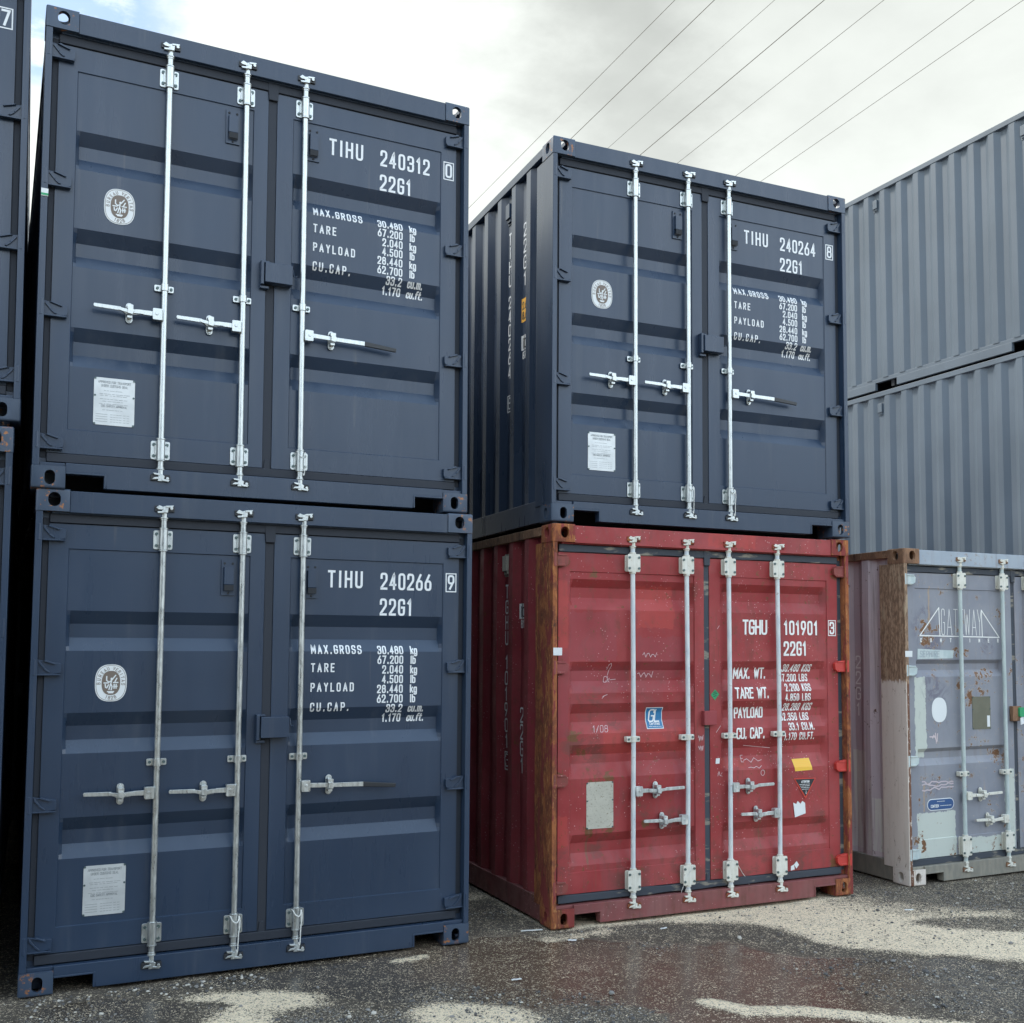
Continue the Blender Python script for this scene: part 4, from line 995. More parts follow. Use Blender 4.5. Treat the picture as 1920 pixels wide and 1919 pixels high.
def red_dress(i, d, do):
    if i == 0:
        plate(d, .263, .462, .603, .905, do, M['plate_old'], None)
        quad_on('class_sticker', d, [(.727, 1.238), (.860, 1.238), (.860, 1.382), (.727, 1.382)], M['tag_white'], do, 'blue and white square sticker reading GL')
        quad_on('class_sticker_face', d, [(.732, 1.243), (.855, 1.243), (.855, 1.377), (.732, 1.377)], M['blue_lbl'], do, None, .0032)
        st = text_strokes('GL', .790, 1.287, .078, .95, .12, 'c', .12); text_obj('class_sticker_letters', d, st, .0095, M['tag_white'], do, None, .0046)
        st = text_strokes('Certified', .793, 1.264, .018, .95, .2, 'c')+lines_on(d, .745, .842, 1.248, 1.258, 1, 2); text_obj('class_sticker_text', d, st, .003, M['tag_white'], do, None, .0046)
        st = text_strokes('Ck', .405, 1.555, .038, 1.1, .2, 'l', .2)+[[(.455, 1.57), (.50, 1.574)], [(.385, 1.462), (.42, 1.474)], [(.38, 1.45), (.395, 1.463)]]
        st += text_strokes('1/08', .315, 1.228, .042, 1.0, .3, 'l', .2)+text_strokes('x4.. l', .69, 1.745, .034, 1.1, .3, 'l', .3) if False else text_strokes('1/08', .315, 1.228, .042, 1.0, .3, 'l', .2)
        st += [[(.43, 1.64), (.438, 1.672), (.452, 1.68), (.458, 1.664), (.446, 1.63), (.437, 1.60)]]
        rg = random.Random(5)
        for a, b, w in ((.69, 1.735, .11), (.67, 1.605, .12), (1.125, 1.10, .04), (1.125, 1.165, .04)):
            st.append([(a+w*t/9, b+.018*math.sin(t*2.2)+rg.uniform(-.006, .006)) for t in range(10)])
        text_obj('chalk_marks', d, st, .0034, M['chalk'], do, None, .0016)
    else:
        st = text_strokes('TGHU', 1.512, 1.888, .092, .80, width=.198)+text_strokes('101901', 1.870, 1.888, .090, .74, width=.292)+text_strokes('22G1', 1.866, 1.738, .090, .74, width=.190)
        text_obj('number_lettering', d, st, .0150, M['white_worn'], do)
        text_obj('check_digit_frame', d, rect_stroke(2.262, 2.328, 1.880, 1.990), .006, M['white_worn'], do)
        text_obj('check_digit', d, text_strokes('3', 2.295, 1.896, .078, .8, .2, 'c'), .0135, M['white_worn'], do)
        st = text_strokes('MAX. WT.', 1.446, 1.573, .068, .78, width=.272, slant=.10)+text_strokes('TARE WT.', 1.442, 1.435, .068, .78, width=.280)+text_strokes('PAYLOAD', 1.450, 1.296, .066, .74, width=.238)+text_strokes('CU. CAP.', 1.448, 1.152, .068, .74, width=.232)
        text_obj('weight_titles', d, st, .0112, M['white_worn'], do, step=.005)
        st = []
        for k, (t, ur) in enumerate((('30.480 KGS', 2.093), ('67.200 LBS', 2.068), ('2.200 KGS', 2.099), ('4.850 LBS', 2.092), ('28.280 KGS', 2.093), ('62.350 LBS', 2.070), ('33.1 CU.M.', 2.126), ('1.170 CU.FT.', 2.128))):
            st += text_strokes(t, ur+(.022 if k in (0, 1, 4, 5) else 0), 1.619-.0700*k, .047, .66, .26, 'r', .16 if k in (0, 4) else 0)
        text_obj('weight_figures', d, st, .0076, M['white_worn'], do, step=.005)
        quad_on('yellow_notice', d, [(1.948, .902), (2.104, .906), (2.090, .990), (1.932, .988)], M['yellow'], do, 'yellow paper notice with fine print')
        text_obj('notice_print', d, lines_on(d, 1.955, 2.082, .925, .985, 5, 4), .003, M['amber'], do, None, .0034)
        quad_on('warning_triangle', d, [(2.038, .702), (2.134, .848), (1.934, .852)], M['red_lbl'], do, 'black triangle warning sticker with red edge')
        quad_on('warning_triangle_face', d, [(2.037, .720), (2.122, .842), (1.947, .845)], M['ink'], do, None, .0036)
        st = text_strokes('ATTENTION', 2.036, .818, .014, .8, .2, 'c')+lines_on(d, 1.985, 2.085, .765, .812, 4, 6, .007)+[[(2.028, z), (2.046, z)] for z in (.757, .748, .739)]
        text_obj('warning_print', d, st, .0032, M['tag_white'], do, None, .0052)
        quad_on('torn_sticker', d, [(1.945, .575), (2.040, .598), (2.036, .672), (2.012, .688), (1.995, .668), (1.97, .69), (1.958, .668), (1.931, .680)], M['tag_white'], do, 'torn white remains of a sticker')
        quad_on('green_tag', d, [(1.259, 1.424), (1.296, 1.464), (1.262, 1.498), (1.226, 1.460)], M['green'], do, 'green diamond tag')
        text_obj('tag_marks', d, [[(1.245, 1.463), (1.275, 1.470)], [(1.25, 1.45), (1.27, 1.454)], [(1.25, 1.478), (1.27, 1.48)]], .004, M['ink'], do, None, .004)
        quad_on('small_label', d, [(1.262, .985), (1.295, .985), (1.298, 1.022), (1.266, 1.022)], M['tag_white'], do)
        quad_on('small_label', d, [(1.895, .205), (1.93, .210), (1.925, .246), (1.897, .235)], M['tag_white'], do)
        quad_on('small_label', d, [(1.945, .215), (1.968, .240), (1.947, .268), (1.924, .245)], M['tag_white'], do)
        st = [[(1.52+.03*t, .995+.016*math.sin(2.5*t)) for t in range(6)], [(1.55+.022*t, .945+.014*math.sin(3*t)) for t in range(6)]]
        st += text_strokes('E', 1.50, .985, .045, .9)+[[(1.28, .90), (1.29, .93), (1.30, .90), (1.32, .92)], [(1.52, 1.10), (1.75, 1.075)], [(1.285, 1.92), (1.30, 1.94)], [(1.27, 1.2), (1.31, 1.25)]]
        st += [[(1.665+.016*math.cos(t*.7), .905+.02*math.sin(t*.7)) for t in range(10)]]
        text_obj('chalk_marks', d, st, .0036, M['chalk'], do, None, .0016)
def red_side(sw):
    side_strokes('side_lettering', side_letters('TGHU 101901', .862, 2.228, .088, .1115)+side_letters('22G1', .585, 1.365, .095, .115), .0135, M['white_worn'], sw)
    side_strokes('check_digit', side_letters('3', .862, 1.025, .085, .1)+[[(-.862+a, b) for a, b in s] for s in rect_stroke(-.034, .034, .917, 1.040)], .009, M['white_worn'], sw)
    side_quad('registry_mark', .542, .632, 1.983, 2.088, M['white_worn'], sw, 'white registry mark reading ic', .0008)
    side_strokes('registry_letters', text_strokes('i', -.609, 1.998, .07, .9, .2, 'c')+text_strokes('c', -.570, 1.998, .09, .9, .2, 'c')+[[(-.590, 1.99), (-.590, 2.082)]], .011, M['ink'], sw)
    side_strokes('registry_number', text_strokes('81', -.588, 1.922, .05, .9, .25, 'c'), .009, M['white_worn'], sw)
    mb = MB(); vs = [(side_x(.335, 1.413)-.004, .335+a, 1.413+b) for a, b in ((-.04, 0), (0, .055), (.04, 0), (0, -.055))]; mb.add(vs, [(0, 1, 2, 3)])
    new_obj('green_tag', mb.mesh('tag', M['green']), sw, 'green diamond tag')
BAR_R = dict(bar=M['bar_white'], fit=M['bar_cream'], fit2=M['galv_old'], cam=M['bar_cream'], keeper=M['rust'], style='old', brk=((2.292, 2.412), (.190, .322)), guide=1.178, cam_top=2.512, cam_bot=.098)
specR = dict(key='red', mats=dict(casting=M['rust'], post=M['rust'], post_r=M['rust'], header=M['red'], sill=M['red_sill'], rail=M['rust_brown'], brail=M['red_sill'], side=M['red_side'], vent=M['plate_old'], gasket=M['rubber_old'], door=M['red'], hinge=M['red_hinge']),
    doors=DR, hinges=(2.355, 1.655, .928, .250), hlen=.128, hstyle='plain', dress=red_dress, side_text=red_side, bar=BAR_R, dent=.012, wavy=True,
    hinge_mats={(1, 1): M['red_bright'], (1, 2): M['red_bright'], (1, 3): M['red_bright']},
    bars=[dict(u=.604, hv=.837, s=1, len=.392, lat=.186, bend=.004), dict(u=1.030, hv=.630, s=-1, len=.355, lat=.19, bend=.006), dict(u=1.377, hv=.824, s=1, len=.362, lat=.168, bend=.004), dict(u=1.796, hv=.628, s=-1, len=.342, lat=.187, bend=.006)],
    lock=dict(style='old', box=(1.165, 1.266, 1.255, 1.352), mat=M['red_side']))
B0 = container(specR, (3.0420, 6.2753, -.0085, .0025, -.0006, -.0240), 'weathered red container numbered 101901 with rusty corner posts')

# ------------------------------------------------------------------ lavender container
RIB_L = [(1.722, 1.690, 1.640, 1.588), (1.030, 1.000, .950, .898)]
DL = (Door(.066, 1.210, .190, 2.405, .153, 1.105, 2.285, .330, RIB_L, .030, .05, .0025, .012, 21, (), .019),
      Door(1.252, 2.372, .190, 2.405, 1.345, 2.290, 2.285, .330, RIB_L, .030, .05, .0025, .012, 23))
def lav_dress(i, d, do):
    if i: return
    a, b, c, e = (.187, 1.912), (.394, 2.134), (.860, 2.122), (1.056, 1.902)
    st = [[a, b], [b, (.400, 1.910)], [c, (.866, 1.904)], [c, e], [a, e]]
    z0, z1 = 1.915, 2.130
    st2 = []
    for ch, x0, x1 in (('G', .420, .452), ('A', .478, .530), ('T', .552, .592), ('E', .62, .655), ('W', .672, .730), ('A', .752, .800), ('Y', .815, .858)):
        g = GL[ch]
        for s in g[1]: st2.append([(x0+(x1-x0)*px/g[0], z0+.004+(z1-.010-z0)*py) for px, py in s])
    text_obj('logo_frame', d, st, .0085, M['white_worn'], do, 'white trapezoid outline with tall letters')
    text_obj('logo_letters', d, st2, .0052, M['white_worn'], do)
    st = []
    for n, ch in enumerate('CONTAINER'): st += text_strokes(ch, .198+.1085*n*.97, 1.863, .026, .9, .2, 'c')
    text_obj('logo_small_letters', d, st, .006, M['white_worn'], do)
    quad_on('old_name_patch', d, [(.155, 1.728), (.535, 1.733), (.545, 1.795), (.160, 1.808)], M['pale_fit'], do)
    text_obj('scratched_name', d, text_strokes('SEPHIRE', .180, 1.745, .045, 1.0, .25, 'l', .15), .0045, M['lav_header'], do, None, .0036)
    mb = MB(); dd = d.surf(.38, 1.33)-.0025; mb.prism(superell(.396, 1.327, .079, .097, 2.3), dd, dd+.0015); new_obj('emblem_sticker', mb.mesh('emblem', M['tag_white'], 40), do, 'worn oval white sticker')
    plate(d, .733, .935, 1.162, 1.424, do, M['plate_olive'], None)
    quad_on('plate_label', d, [(.893, 1.18), (.925, 1.18), (.925, 1.27), (.893, 1.27)], M['tag_white'], do, None, .0050)
    mb = MB(); dd = d.surf(.37, .59)-.0025; mb.prism(obround(.389, .592, .284, .090, 16), dd, dd+.0015); new_obj('name_label', mb.mesh('lbl', M['tag_white'], 40), do, 'blue capsule shaped label with white edge')
    mb = MB(); mb.prism(obround(.389, .592, .272, .078, 16), dd-.0010, dd-.0001); new_obj('name_label_face', mb.mesh('lbl', M['navy_lbl'], 40), do)
    st = text_strokes('CONTSEN', .284, .571, .020, .9, .16)+lines_on(d, .385, .50, .576, .586, 1, 8)+lines_on(d, .35, .435, .610, .620, 1, 9)
    mb = MB(); strokes_to(mb, st, .0038, flat_place(dd-.0016)); new_obj('name_label_print', mb.mesh('prt', M['tag_white'], 60), do)
    st = [[(.30+.012*t, 1.11+.02*math.sin(t*1.4)) for t in range(4)], [(.27, 1.12), (.32, 1.118)], [(.33, 1.145), (.338, 1.07)], [(.352, 1.14), (.345, 1.08)]]
    rg = random.Random(2)
    for z in (.765, .745, .715): st.append([(.18+.025*t, z+rg.uniform(-.012, .012)) for t in range(14)])
    text_obj('grey_scribble', d, st, .010, M['lav_side'], do)
BAR_L = dict(bar=M['bar_grey'], fit=M['bar_cream'], fit2=M['bar_cream'], cam=M['bar_cream'], keeper=M['rust_brown'], style='old', brk=((2.293, 2.415), (.185, .335)), guide=.822, cam_top=2.522, cam_bot=.082)
def lav_side_text(sw):
    side_strokes('side_lettering', side_letters('22G1', .585, 1.745, .095, .128), .012, M['white_worn'], sw)
specL = dict(key='lav', mats=dict(casting=M['rust_brown'], casting_bl=M['post_split'], post=M['post_split'], post_r=M['rust_brown'], header=M['lav_header'], sill=M['lav_sill'], rail=M['rust_brown'], brail=M['lav_sill'], side=M['lav_side'], vent=M['plate_olive'], gasket=M['rubber_old'], door=M['lav'], hinge=M['pale_fit']),
    doors=DL, hinges=(2.350, 1.640, .945, .235), hlen=.140, hstyle='plain', dress=lav_dress, side_text=lav_side_text, bar=BAR_L, dent=.012, wavy=True,
    bars=[dict(u=.608, hv=.650, s=1, len=.40, lat=.20), dict(u=1.083, hv=.446, s=-1, len=.37, lat=.20, guide=.815), dict(u=1.385, hv=.65, s=1, len=.36), dict(u=1.805, hv=.45, s=-1, len=.36)],
    lock=dict(style='old', box=(1.165, 1.262, 1.22, 1.34), mat=M['rust_brown']))
C0 = container(specL, (6.1057, 6.3426, .0061, .0007, .0001, -.055), 'worn lavender grey container with patchy pale paint and brown rusted post')

# ------------------------------------------------------------------ slate containers seen from the side
def plain_spec():
    s = navy_spec('240281', '4'); s.update(key='slate', pockets=True, dress=lambda i, d, do: None, side_text=None)
    s['mats'] = {k_: (M['slate'] if v is not M['rubber'] else v) for k_, v in s['mats'].items()}
    s['lock'] = dict(s['lock'], mat=M['slate']); return s
DX, DY = 9.496, 5.97
GD = 'slate grey containers stacked three high'
for k_, lb in ((2, 'slate grey container whose ribbed side rises highest against the sky'), (1, 'slate grey container in the middle of its stack, behind the lavender one'), (0, 'slate grey container at the bottom, hidden behind the lavender one')):
    container(plain_spec(), (DX+(2-k_)*.012, DY+k_*.01, .0176, 0, 0, k_*LV-.255), lb, GD)

# ------------------------------------------------------------------ unseen building added behind the camera to shade the lower blue doors
blocker = bpy.data.objects.new('light_blocker', None); col.objects.link(blocker); blocker.location = (-9, -5.6, 0)
blocker['label'] = 'unseen grey blocker building behind the camera, added to darken the lower blue doors'; blocker['category'] = 'light_blocker'
mb = MB()
for k in range(60):
    x = -14+k*.4; mb.prism_v([(x, 0), (x+.14, 0), (x+.2, -.05), (x+.34, -.05), (x+.4, 0), (x+.4, -.25), (x, -.25)], -.1, 6.6)
mb.box(-14, 10, -9, -8.8, -.1, 6.6); mb.box(-14, -13.8, -8.8, -.25, -.1, 6.6); mb.box(9.8, 10, -8.8, -.25, -.1, 6.6)
new_obj('wall', mb.mesh('wall', mat('blocker_cladding', (.10, .12, .13), .6)[0]), blocker)
mb = MB(); mb.add([(-14.3, .3, 6.6), (10.3, .3, 6.6), (10.3, -4.5, 7.3), (-14.3, -4.5, 7.3), (10.3, -9.3, 6.6), (-14.3, -9.3, 6.6)], [(0, 1, 2, 3), (3, 2, 4, 5)])
new_obj('roof', mb.mesh('roof', mat('blocker_roof', (.16, .17, .18), .5)[0]), blocker)
for x in (-9, -1):
    mb = MB()
    for k in range(20): mb.prism_v([(x, .045), (x+4, .045), (x+4, .012), (x, .012)], .01+k*.2, .19+k*.2)
    new_obj('blocker_roller_door', mb.mesh('shutter', mat('blocker_shutter', (.14, .15, .16), .5)[0]), blocker)

# ------------------------------------------------------------------ loose tags, seals and cords
def thing_mesh(name, mb, m, label, cat, group=None, sharp=40): return new_obj(name, mb.mesh(name, m, sharp), None, label, 0, cat, group)
def on(root, u, d, v):
    return Matrix.Translation(root.location) @ root.rotation_euler.to_matrix().to_4x4() @ Vector((u, d, v))
def bar_of(root, u):
    return min((c for c in root.children if c.name.startswith('locking_bar')), key=lambda c: abs(c.data.vertices[0].co.x-u))
def post_of(root): return [c for c in root.children if c.name.startswith('corner_post')][0]
def cord(root, u, label, m=M['cord'], drop=.16, r=.0030):
    mb = MB(); pts = [(-.022, .030, .300), (-.020, .000, .296), (-.010, -.008, .276), (.008, -.009, .264), (.022, -.004, .278), (.024, .006, .296), (.028, -.002, .285), (.026, -.010, .24), (.021, -.012, .20), (.018, -.012, .275-drop), (.012, -.012, .272-drop), (.011, -.012, .285-drop)]
    P = [Vector(p) for p in pts]; Q = []
    for i in range(len(P)-1):
        p0, p1, p2, p3 = P[max(i-1, 0)], P[i], P[i+1], P[min(i+2, len(P)-1)]
        for k in range(5):
            t = k/5; Q.append(.5*((2*p1)+(p2-p0)*t+(2*p0-5*p1+4*p2-p3)*t*t+(3*p1-p0-3*p2+p3)*t**3))
    mb.tube([(u+p.x, p.y, p.z) for p in Q], r, 6)
    return new_obj('seal_cord', mb.mesh('cord', m), bar_of(root, u), label)
cord(A0, 1.057, 'white cord tied round the middle bar of container 240266')
cord(A0, 1.397, 'white cord looped round the right bar of container 240266')
cord(B1, 1.057, 'thin cord tied round the middle bar of container 240264', r=.0025)
cord(B1, 1.397, 'thin cord looped round the right bar of container 240264', r=.0028)
cord(A1, 1.397, 'thin cord on the right bar of container 240312', r=.0022, drop=.11)
def seal_wire(root, pts, label):
    mb = MB(); mb.tube(pts, .0022, 6); return new_obj('seal_wire', mb.mesh('wire', M['cord']), bar_of(root, pts[0][0]), label)
seal_wire(B0, [(1.365, .02, .325), (1.384, -.006, .330), (1.41, .0, .318), (1.45, .03, .275), (1.49, .045, .225), (1.53, .045, .18), (1.548, .046, .14)], 'loose wire trailing from the third bar of the red container')
seal_wire(B0, [(1.055, .0, .325), (1.045, -.004, .30), (1.02, -.004, .265), (1.0, .01, .21), (.985, .03, .15), (.99, .04, .12)], 'loose wire on the second bar of the red container')
def white_tag(root, u0, u1, v0, v1, d, label):
    mb = MB(); ps = [(u0, d, v0), (u1, d-.004, v0), (u1, d-.006, v1), (u0, d, v1)]; qs = [(a, b+.0015, c) for a, b, c in ps]
    mb.add(ps+qs, [(0, 1, 2, 3), (7, 6, 5, 4), (0, 4, 5, 1), (1, 5, 6, 2), (2, 6, 7, 3), (3, 7, 4, 0)])
    return new_obj('paper_tag', mb.mesh('tag', M['tag_white']), post_of(root), label)
white_tag(B0, .006, .066, 1.734, 1.783, .000, 'white tag stuck on the rusty post of the red container')
white_tag(C0, -.004, .064, 1.745, 1.792, .000, 'white tag stuck on the brown post of the lavender container')
mb = MB(); mb.box(.004, .038, -.001, .003, 1.545, 1.585)
t = new_obj('paper_tag', mb.mesh('tag', M['tag_white']), post_of(A1), 'white and green tag')
mb = MB(); mb.box(.004, .038, -.0018, .002, 1.548, 1.560); new_obj('paper_tag', mb.mesh('stripe', M['green']), post_of(A1), 'green lower half of the tag')
mb = MB(); pts = [(1.205, .01, 1.30), (1.24, -.004, 1.285), (1.262, -.006, 1.235)]
mb.prism(rrect(1.222, 1.275, 1.255, 1.33, .01), -.006, .012)
t = new_obj('seal_tag', mb.mesh('tag', M['green']), [c for c in C0.children if c.name.startswith('lock_box')][0], 'green and white plastic seal')
mb = MB(); mb.prism([(1.232, 1.19), (1.268, 1.2), (1.262, 1.252), (1.228, 1.245)], -.007, .002); new_obj('seal_tag', mb.mesh('flap', M['tag_white']), t.parent)

# ------------------------------------------------------------------ ground
def gz(x, y):
    pts = ((-30, .02), (-3, -.002), (0, -.006), (2.4, -.014), (3.0, -.026), (5.5, -.036), (6.1, -.054), (8.6, -.056), (9.0, -.14), (9.4, -.252), (60, -.26))
    z = pts[-1][1]
    for (a, za), (b, zb) in zip(pts[:-1], pts[1:]):
        if a <= x <= b: z = za+(zb-za)*(x-a)/(b-a); break
    if x < pts[0][0]: z = .02
    return z
def spaced(lo, hi, st, far):
    o = []; v = lo; k = st
    while v > -far: k *= 1.35; v -= k; o.append(v)
    o = o[::-1]; n = int((hi-lo)/st); o += [lo+(hi-lo)*i/n for i in range(n+1)]; v = hi; k = st
    while v < far: k *= 1.35; v += k; o.append(v)
    return o
def seg_d(px, py, pts):
    best = 1e9
    for (ax, ay), (bx, by) in zip(pts[:-1], pts[1:]):
        dx, dy = bx-ax, by-ay; t = max(0, min(1, ((px-ax)*dx+(py-ay)*dy)/(dx*dx+dy*dy))); best = min(best, math.hypot(px-ax-t*dx, py-ay-t*dy))
    return best
def sm(a, b, x):
    t = max(0.0, min(1.0, (x-a)/(b-a))); return t*t*(3-2*t)
def ell(x, y, cx, cy, a, b, rot=0):
    c, s = math.cos(R(rot)), math.sin(R(rot)); dx, dy = x-cx, y-cy; return math.hypot((dx*c+dy*s)/a, (-dx*s+dy*c)/b)
def masks(x, y):
    n = mnoise.noise(Vector((x*1.6, y*1.6, 0)))*.5+mnoise.noise(Vector((x*5, y*5, 3)))*.25+mnoise.noise(Vector((x*14, y*14, 5)))*.14
    n2 = mnoise.noise(Vector((x*2.2+9, y*2.2, 7)))*.6+mnoise.noise(Vector((x*9, y*9, 2)))*.3
    # pale dry grit
    EDGE = [(2.9, 6.23), (3.78, 6.17), (4.20, 5.92), (4.36, 5.69), (4.42, 5.28), (4.78, 4.85), (5.16, 4.56), (6.0, 4.1)]
    # signed side of the edge: beyond it = dry
    dd = seg_d(x, y, EDGE); above = False
    for (ax, ay), (bx, by) in zip(EDGE[:-1], EDGE[1:]):
        if ax <= x <= bx and y > ay+(by-ay)*(x-ax)/(bx-ax): above = True
    if x > 6: above = True
    s1 = (sm(-.05, .14, dd+n*.10) if above else 0.0)*sm(1.55, .75, dd+n*.55)*sm(2.9, 3.3, x)
    s1 *= 1-.85*sm(1.15, .75, ell(x, y, 5.75, 5.28, .55, .20, -20)+n*.4)
    s1 *= 1-.75*sm(1.15, .6, ell(x, y, 6.6, 5.85, 1.0, .5, -25)+n*.6)
    s2 = sm(1.3, .62, ell(x, y, 1.10, 5.66, .40, .17, -28)+n*.45)
    s2 = max(s2, sm(1.35, .6, ell(x, y, .98, 5.40, .17, .20, 10)+n*.45))
    s2 *= 1-sm(1.1, .8, ell(x, y, .83, 5.70, .17, .07, -30)+n*.3)
    s3 = sm(1.35, .62, ell(x, y, 1.98, 4.98, .34, .20, -40)+n*.35)
    s4 = sm(.095, .030, seg_d(x, y, [(3.17, 4.72), (3.28, 4.52), (3.52, 4.42), (3.92, 4.05), (4.1, 3.9)])+n*.035)
    s5 = sm(.10, .03, seg_d(x, y, [(2.95, 6.12), (3.35, 6.12)])+n*.06)*.6+sm(.05, .02, seg_d(x, y, [(1.95, 6.03), (2.12, 6.06)])+n*.02)*.8
    s6 = .5*sm(1.2, .6, ell(x, y, 2.85, 7.35, .30, .14, 10)+n*.6)
    sand = max(s1, s2, s3, s4, min(1, s5), s6)
    # brown muddy water
    mud = sm(1.2, .55, ell(x, y, 3.15, 5.25, 1.60, .78, -40)+n*.5)
    mud = max(mud, .9*sm(1.1, .6, ell(x, y, 3.3, 4.1, .9, .45, -45)+n*.5), .8*sm(1.1, .6, ell(x, y, 3.9, 4.75, .75, .35, -40)+n*.5))
    wet = max(mud, sm(1.2, .7, ell(x, y, 1.9, 5.7, 1.1, .55, -25)+n*.6)*.75, sm(1.2, .6, ell(x, y, .4, 5.75, .5, .3, -20)+n*.5)*.55, sm(1.2, .7, ell(x, y, 4.6, 4.3, 1.3, .5, -42)+n*.5)*.8)
    grav = max(sm(1.1, .7, ell(x, y, 2.35, 4.95, .75, .35, -40)+n2*.6), sm(1.1, .6, ell(x, y, 4.35, 4.55, 1.0, .45, -42)+n2*.6), sm(1.1, .7, ell(x, y, 3.55, 5.45, .55, .22, -35)+n2*.7)*.8,
               sm(1.1, .7, ell(x, y, .15, 5.6, .35, .25)+n2*.5)*.8, sm(1.1, .6, ell(x, y, 1.45, 5.15, .45, .25, -40)+n2*.5), sm(1.15, .6, ell(x, y, 6.9, 5.5, 1.6, .8, -20)+n2*.5)*.55)
    wet *= 1-.8*sand
    return sand, mud*(1-sand), wet, grav*(1-.7*sand)
xs = spaced(-.9, 8.2, .030, 1200); ys = spaced(3.2, 9.0, .030, 1200)
V = []; A = []
for yy in ys:
    for xx in xs:
        d = 0
        if -2 < xx < 9 and 2 < yy < 10:
            mk = masks(xx, yy); d = .008*mnoise.noise(Vector((xx*2.3, yy*2.3, 1)))*(1-mk[1])+.003*mnoise.noise(Vector((xx*9, yy*9, 4)))*(1-mk[2])-.006*mk[1]
        else: mk = (.25, 0, 0, .4)
        V.append((xx, yy, gz(xx, yy)+d-.004)); A.append(mk)
nx = len(xs); F = [(j*nx+i, j*nx+i+1, (j+1)*nx+i+1, (j+1)*nx+i) for j in range(len(ys)-1) for i in range(nx-1)]
gme = bpy.data.meshes.new('ground'); gme.from_pydata(V, [], F); gme.update(); gme.shade_smooth()
at = gme.attributes.new('masks', 'FLOAT_COLOR', 'POINT')
at.data.foreach_set('color', [c for a in A for c in a])
def ground_mat():
    mt, nt, b = mat('wet_asphalt_and_grit', (.1, .1, .1), .8, 0, .35)
    a = N(nt, 'ShaderNodeAttribute'); a.attribute_name = 'masks'
    sp = N(nt, 'ShaderNodeSeparateColor'); L(nt, a.outputs['Color'], sp.inputs[0])
    sand, mud, wet, grav = sp.outputs[0], sp.outputs[1], sp.outputs[2], a.outputs['Alpha']
    t = N(nt, 'ShaderNodeTexCoord'); o = t.outputs['Object']
    def vor(sc_, rnd_=1.0):
        v = N(nt, 'ShaderNodeTexVoronoi'); v.inputs['Scale'].default_value = sc_; v.inputs['Randomness'].default_value = rnd_; L(nt, o, v.inputs['Vector']); return v
    v1, v2 = vor(125), vor(240)
    g1 = N(nt, 'ShaderNodeSeparateColor'); L(nt, v1.outputs['Color'], g1.inputs[0]); g2 = N(nt, 'ShaderNodeSeparateColor'); L(nt, v2.outputs['Color'], g2.inputs[0])
    n1, n2, n3 = noise(nt, o, 1.1, 6), noise(nt, o, 9, 6, .65), noise(nt, o, 45, 4, .6)
    asp = mixc(nt, g1.outputs[0], (.056, .046, .035), (.106, .089, .069))
    asp = mixc(nt, ramp(nt, n2, .35, .7, 0, .6), asp, (.080, .064, .048))
    # scattered pale chips in the gravelly parts
    gm_ = math_(nt, 'MULTIPLY', grav, math_(nt, 'SUBTRACT', 1.0, math_(nt, 'MULTIPLY', mud, .6)))
    thr = math_(nt, 'SUBTRACT', 1.0, math_(nt, 'ADD', .018, math_(nt, 'MULTIPLY', gm_, .40)))
    chip = N(nt, 'ShaderNodeMath', operation='GREATER_THAN'); L(nt, g1.outputs[1], chip.inputs[0]); L(nt, thr, chip.inputs[1])
    chipm = math_(nt, 'MULTIPLY', chip.outputs[0], ramp(nt, v1.outputs['Distance'], .0075, .005) if False else ramp(nt, v1.outputs['Distance'], .62, .42))
    chipcol = mixc(nt, g1.outputs[2], (.13, .118, .10), (.46, .405, .32))
    base = mixc(nt, mud, asp, mixc(nt, ramp(nt, n1, .35, .65), (.122, .090, .064), (.170, .124, .090)))
    base = mixc(nt, math_(nt, 'MULTIPLY', chipm, math_(nt, 'SUBTRACT', 1.0, math_(nt, 'MULTIPLY', mud, .85))), base, chipcol)
    sd2 = math_(nt, 'ADD', sand, math_(nt, 'MULTIPLY', math_(nt, 'SUBTRACT', n3, .5), 1.1))
    sd2 = math_(nt, 'ADD', sd2, math_(nt, 'MULTIPLY', math_(nt, 'SUBTRACT', g2.outputs[0], .5), .9))
    sd2 = math_(nt, 'ADD', sd2, math_(nt, 'MULTIPLY', math_(nt, 'SUBTRACT', g1.outputs[0], .5), .8))
    sd2 = math_(nt, 'ADD', sd2, math_(nt, 'MULTIPLY', math_(nt, 'SUBTRACT', n2, .5), .9))
    sandm = ramp(nt, sd2, .42, .60)
    sandc = mixc(nt, g2.outputs[1], (.66, .53, .36), (.88, .745, .54))
    sandc = mixc(nt, math_(nt, 'MULTIPLY', math_(nt, 'GREATER_THAN', g1.outputs[1], .90), .75), sandc, (.20, .18, .155))
    sandc = mixc(nt, ramp(nt, n2, .28, .48, .30, 0), sandc, (.34, .29, .225))
    c = mixc(nt, sandm, base, sandc)
    dk = math_(nt, 'MULTIPLY', wet, math_(nt, 'SUBTRACT', 1.0, sandm))
    c = mixc(nt, math_(nt, 'MULTIPLY', dk, .55), c, mixc(nt, 1.0, c, (.45, .41, .38), 'MULTIPLY'))
    L(nt, c, b.inputs['Base Color'])
    film = math_(nt, 'MULTIPLY', ramp(nt, math_(nt, 'ADD', wet, math_(nt, 'MULTIPLY', math_(nt, 'SUBTRACT', n2, .5), .35)), .30, .55), math_(nt, 'SUBTRACT', 1.0, math_(nt, 'MULTIPLY', chipm, .8)))
    film = math_(nt, 'MULTIPLY', film, math_(nt, 'SUBTRACT', 1.0, sandm))
    L(nt, ramp(nt, film, 0, 1, .88, .19, False), b.inputs['Roughness'])
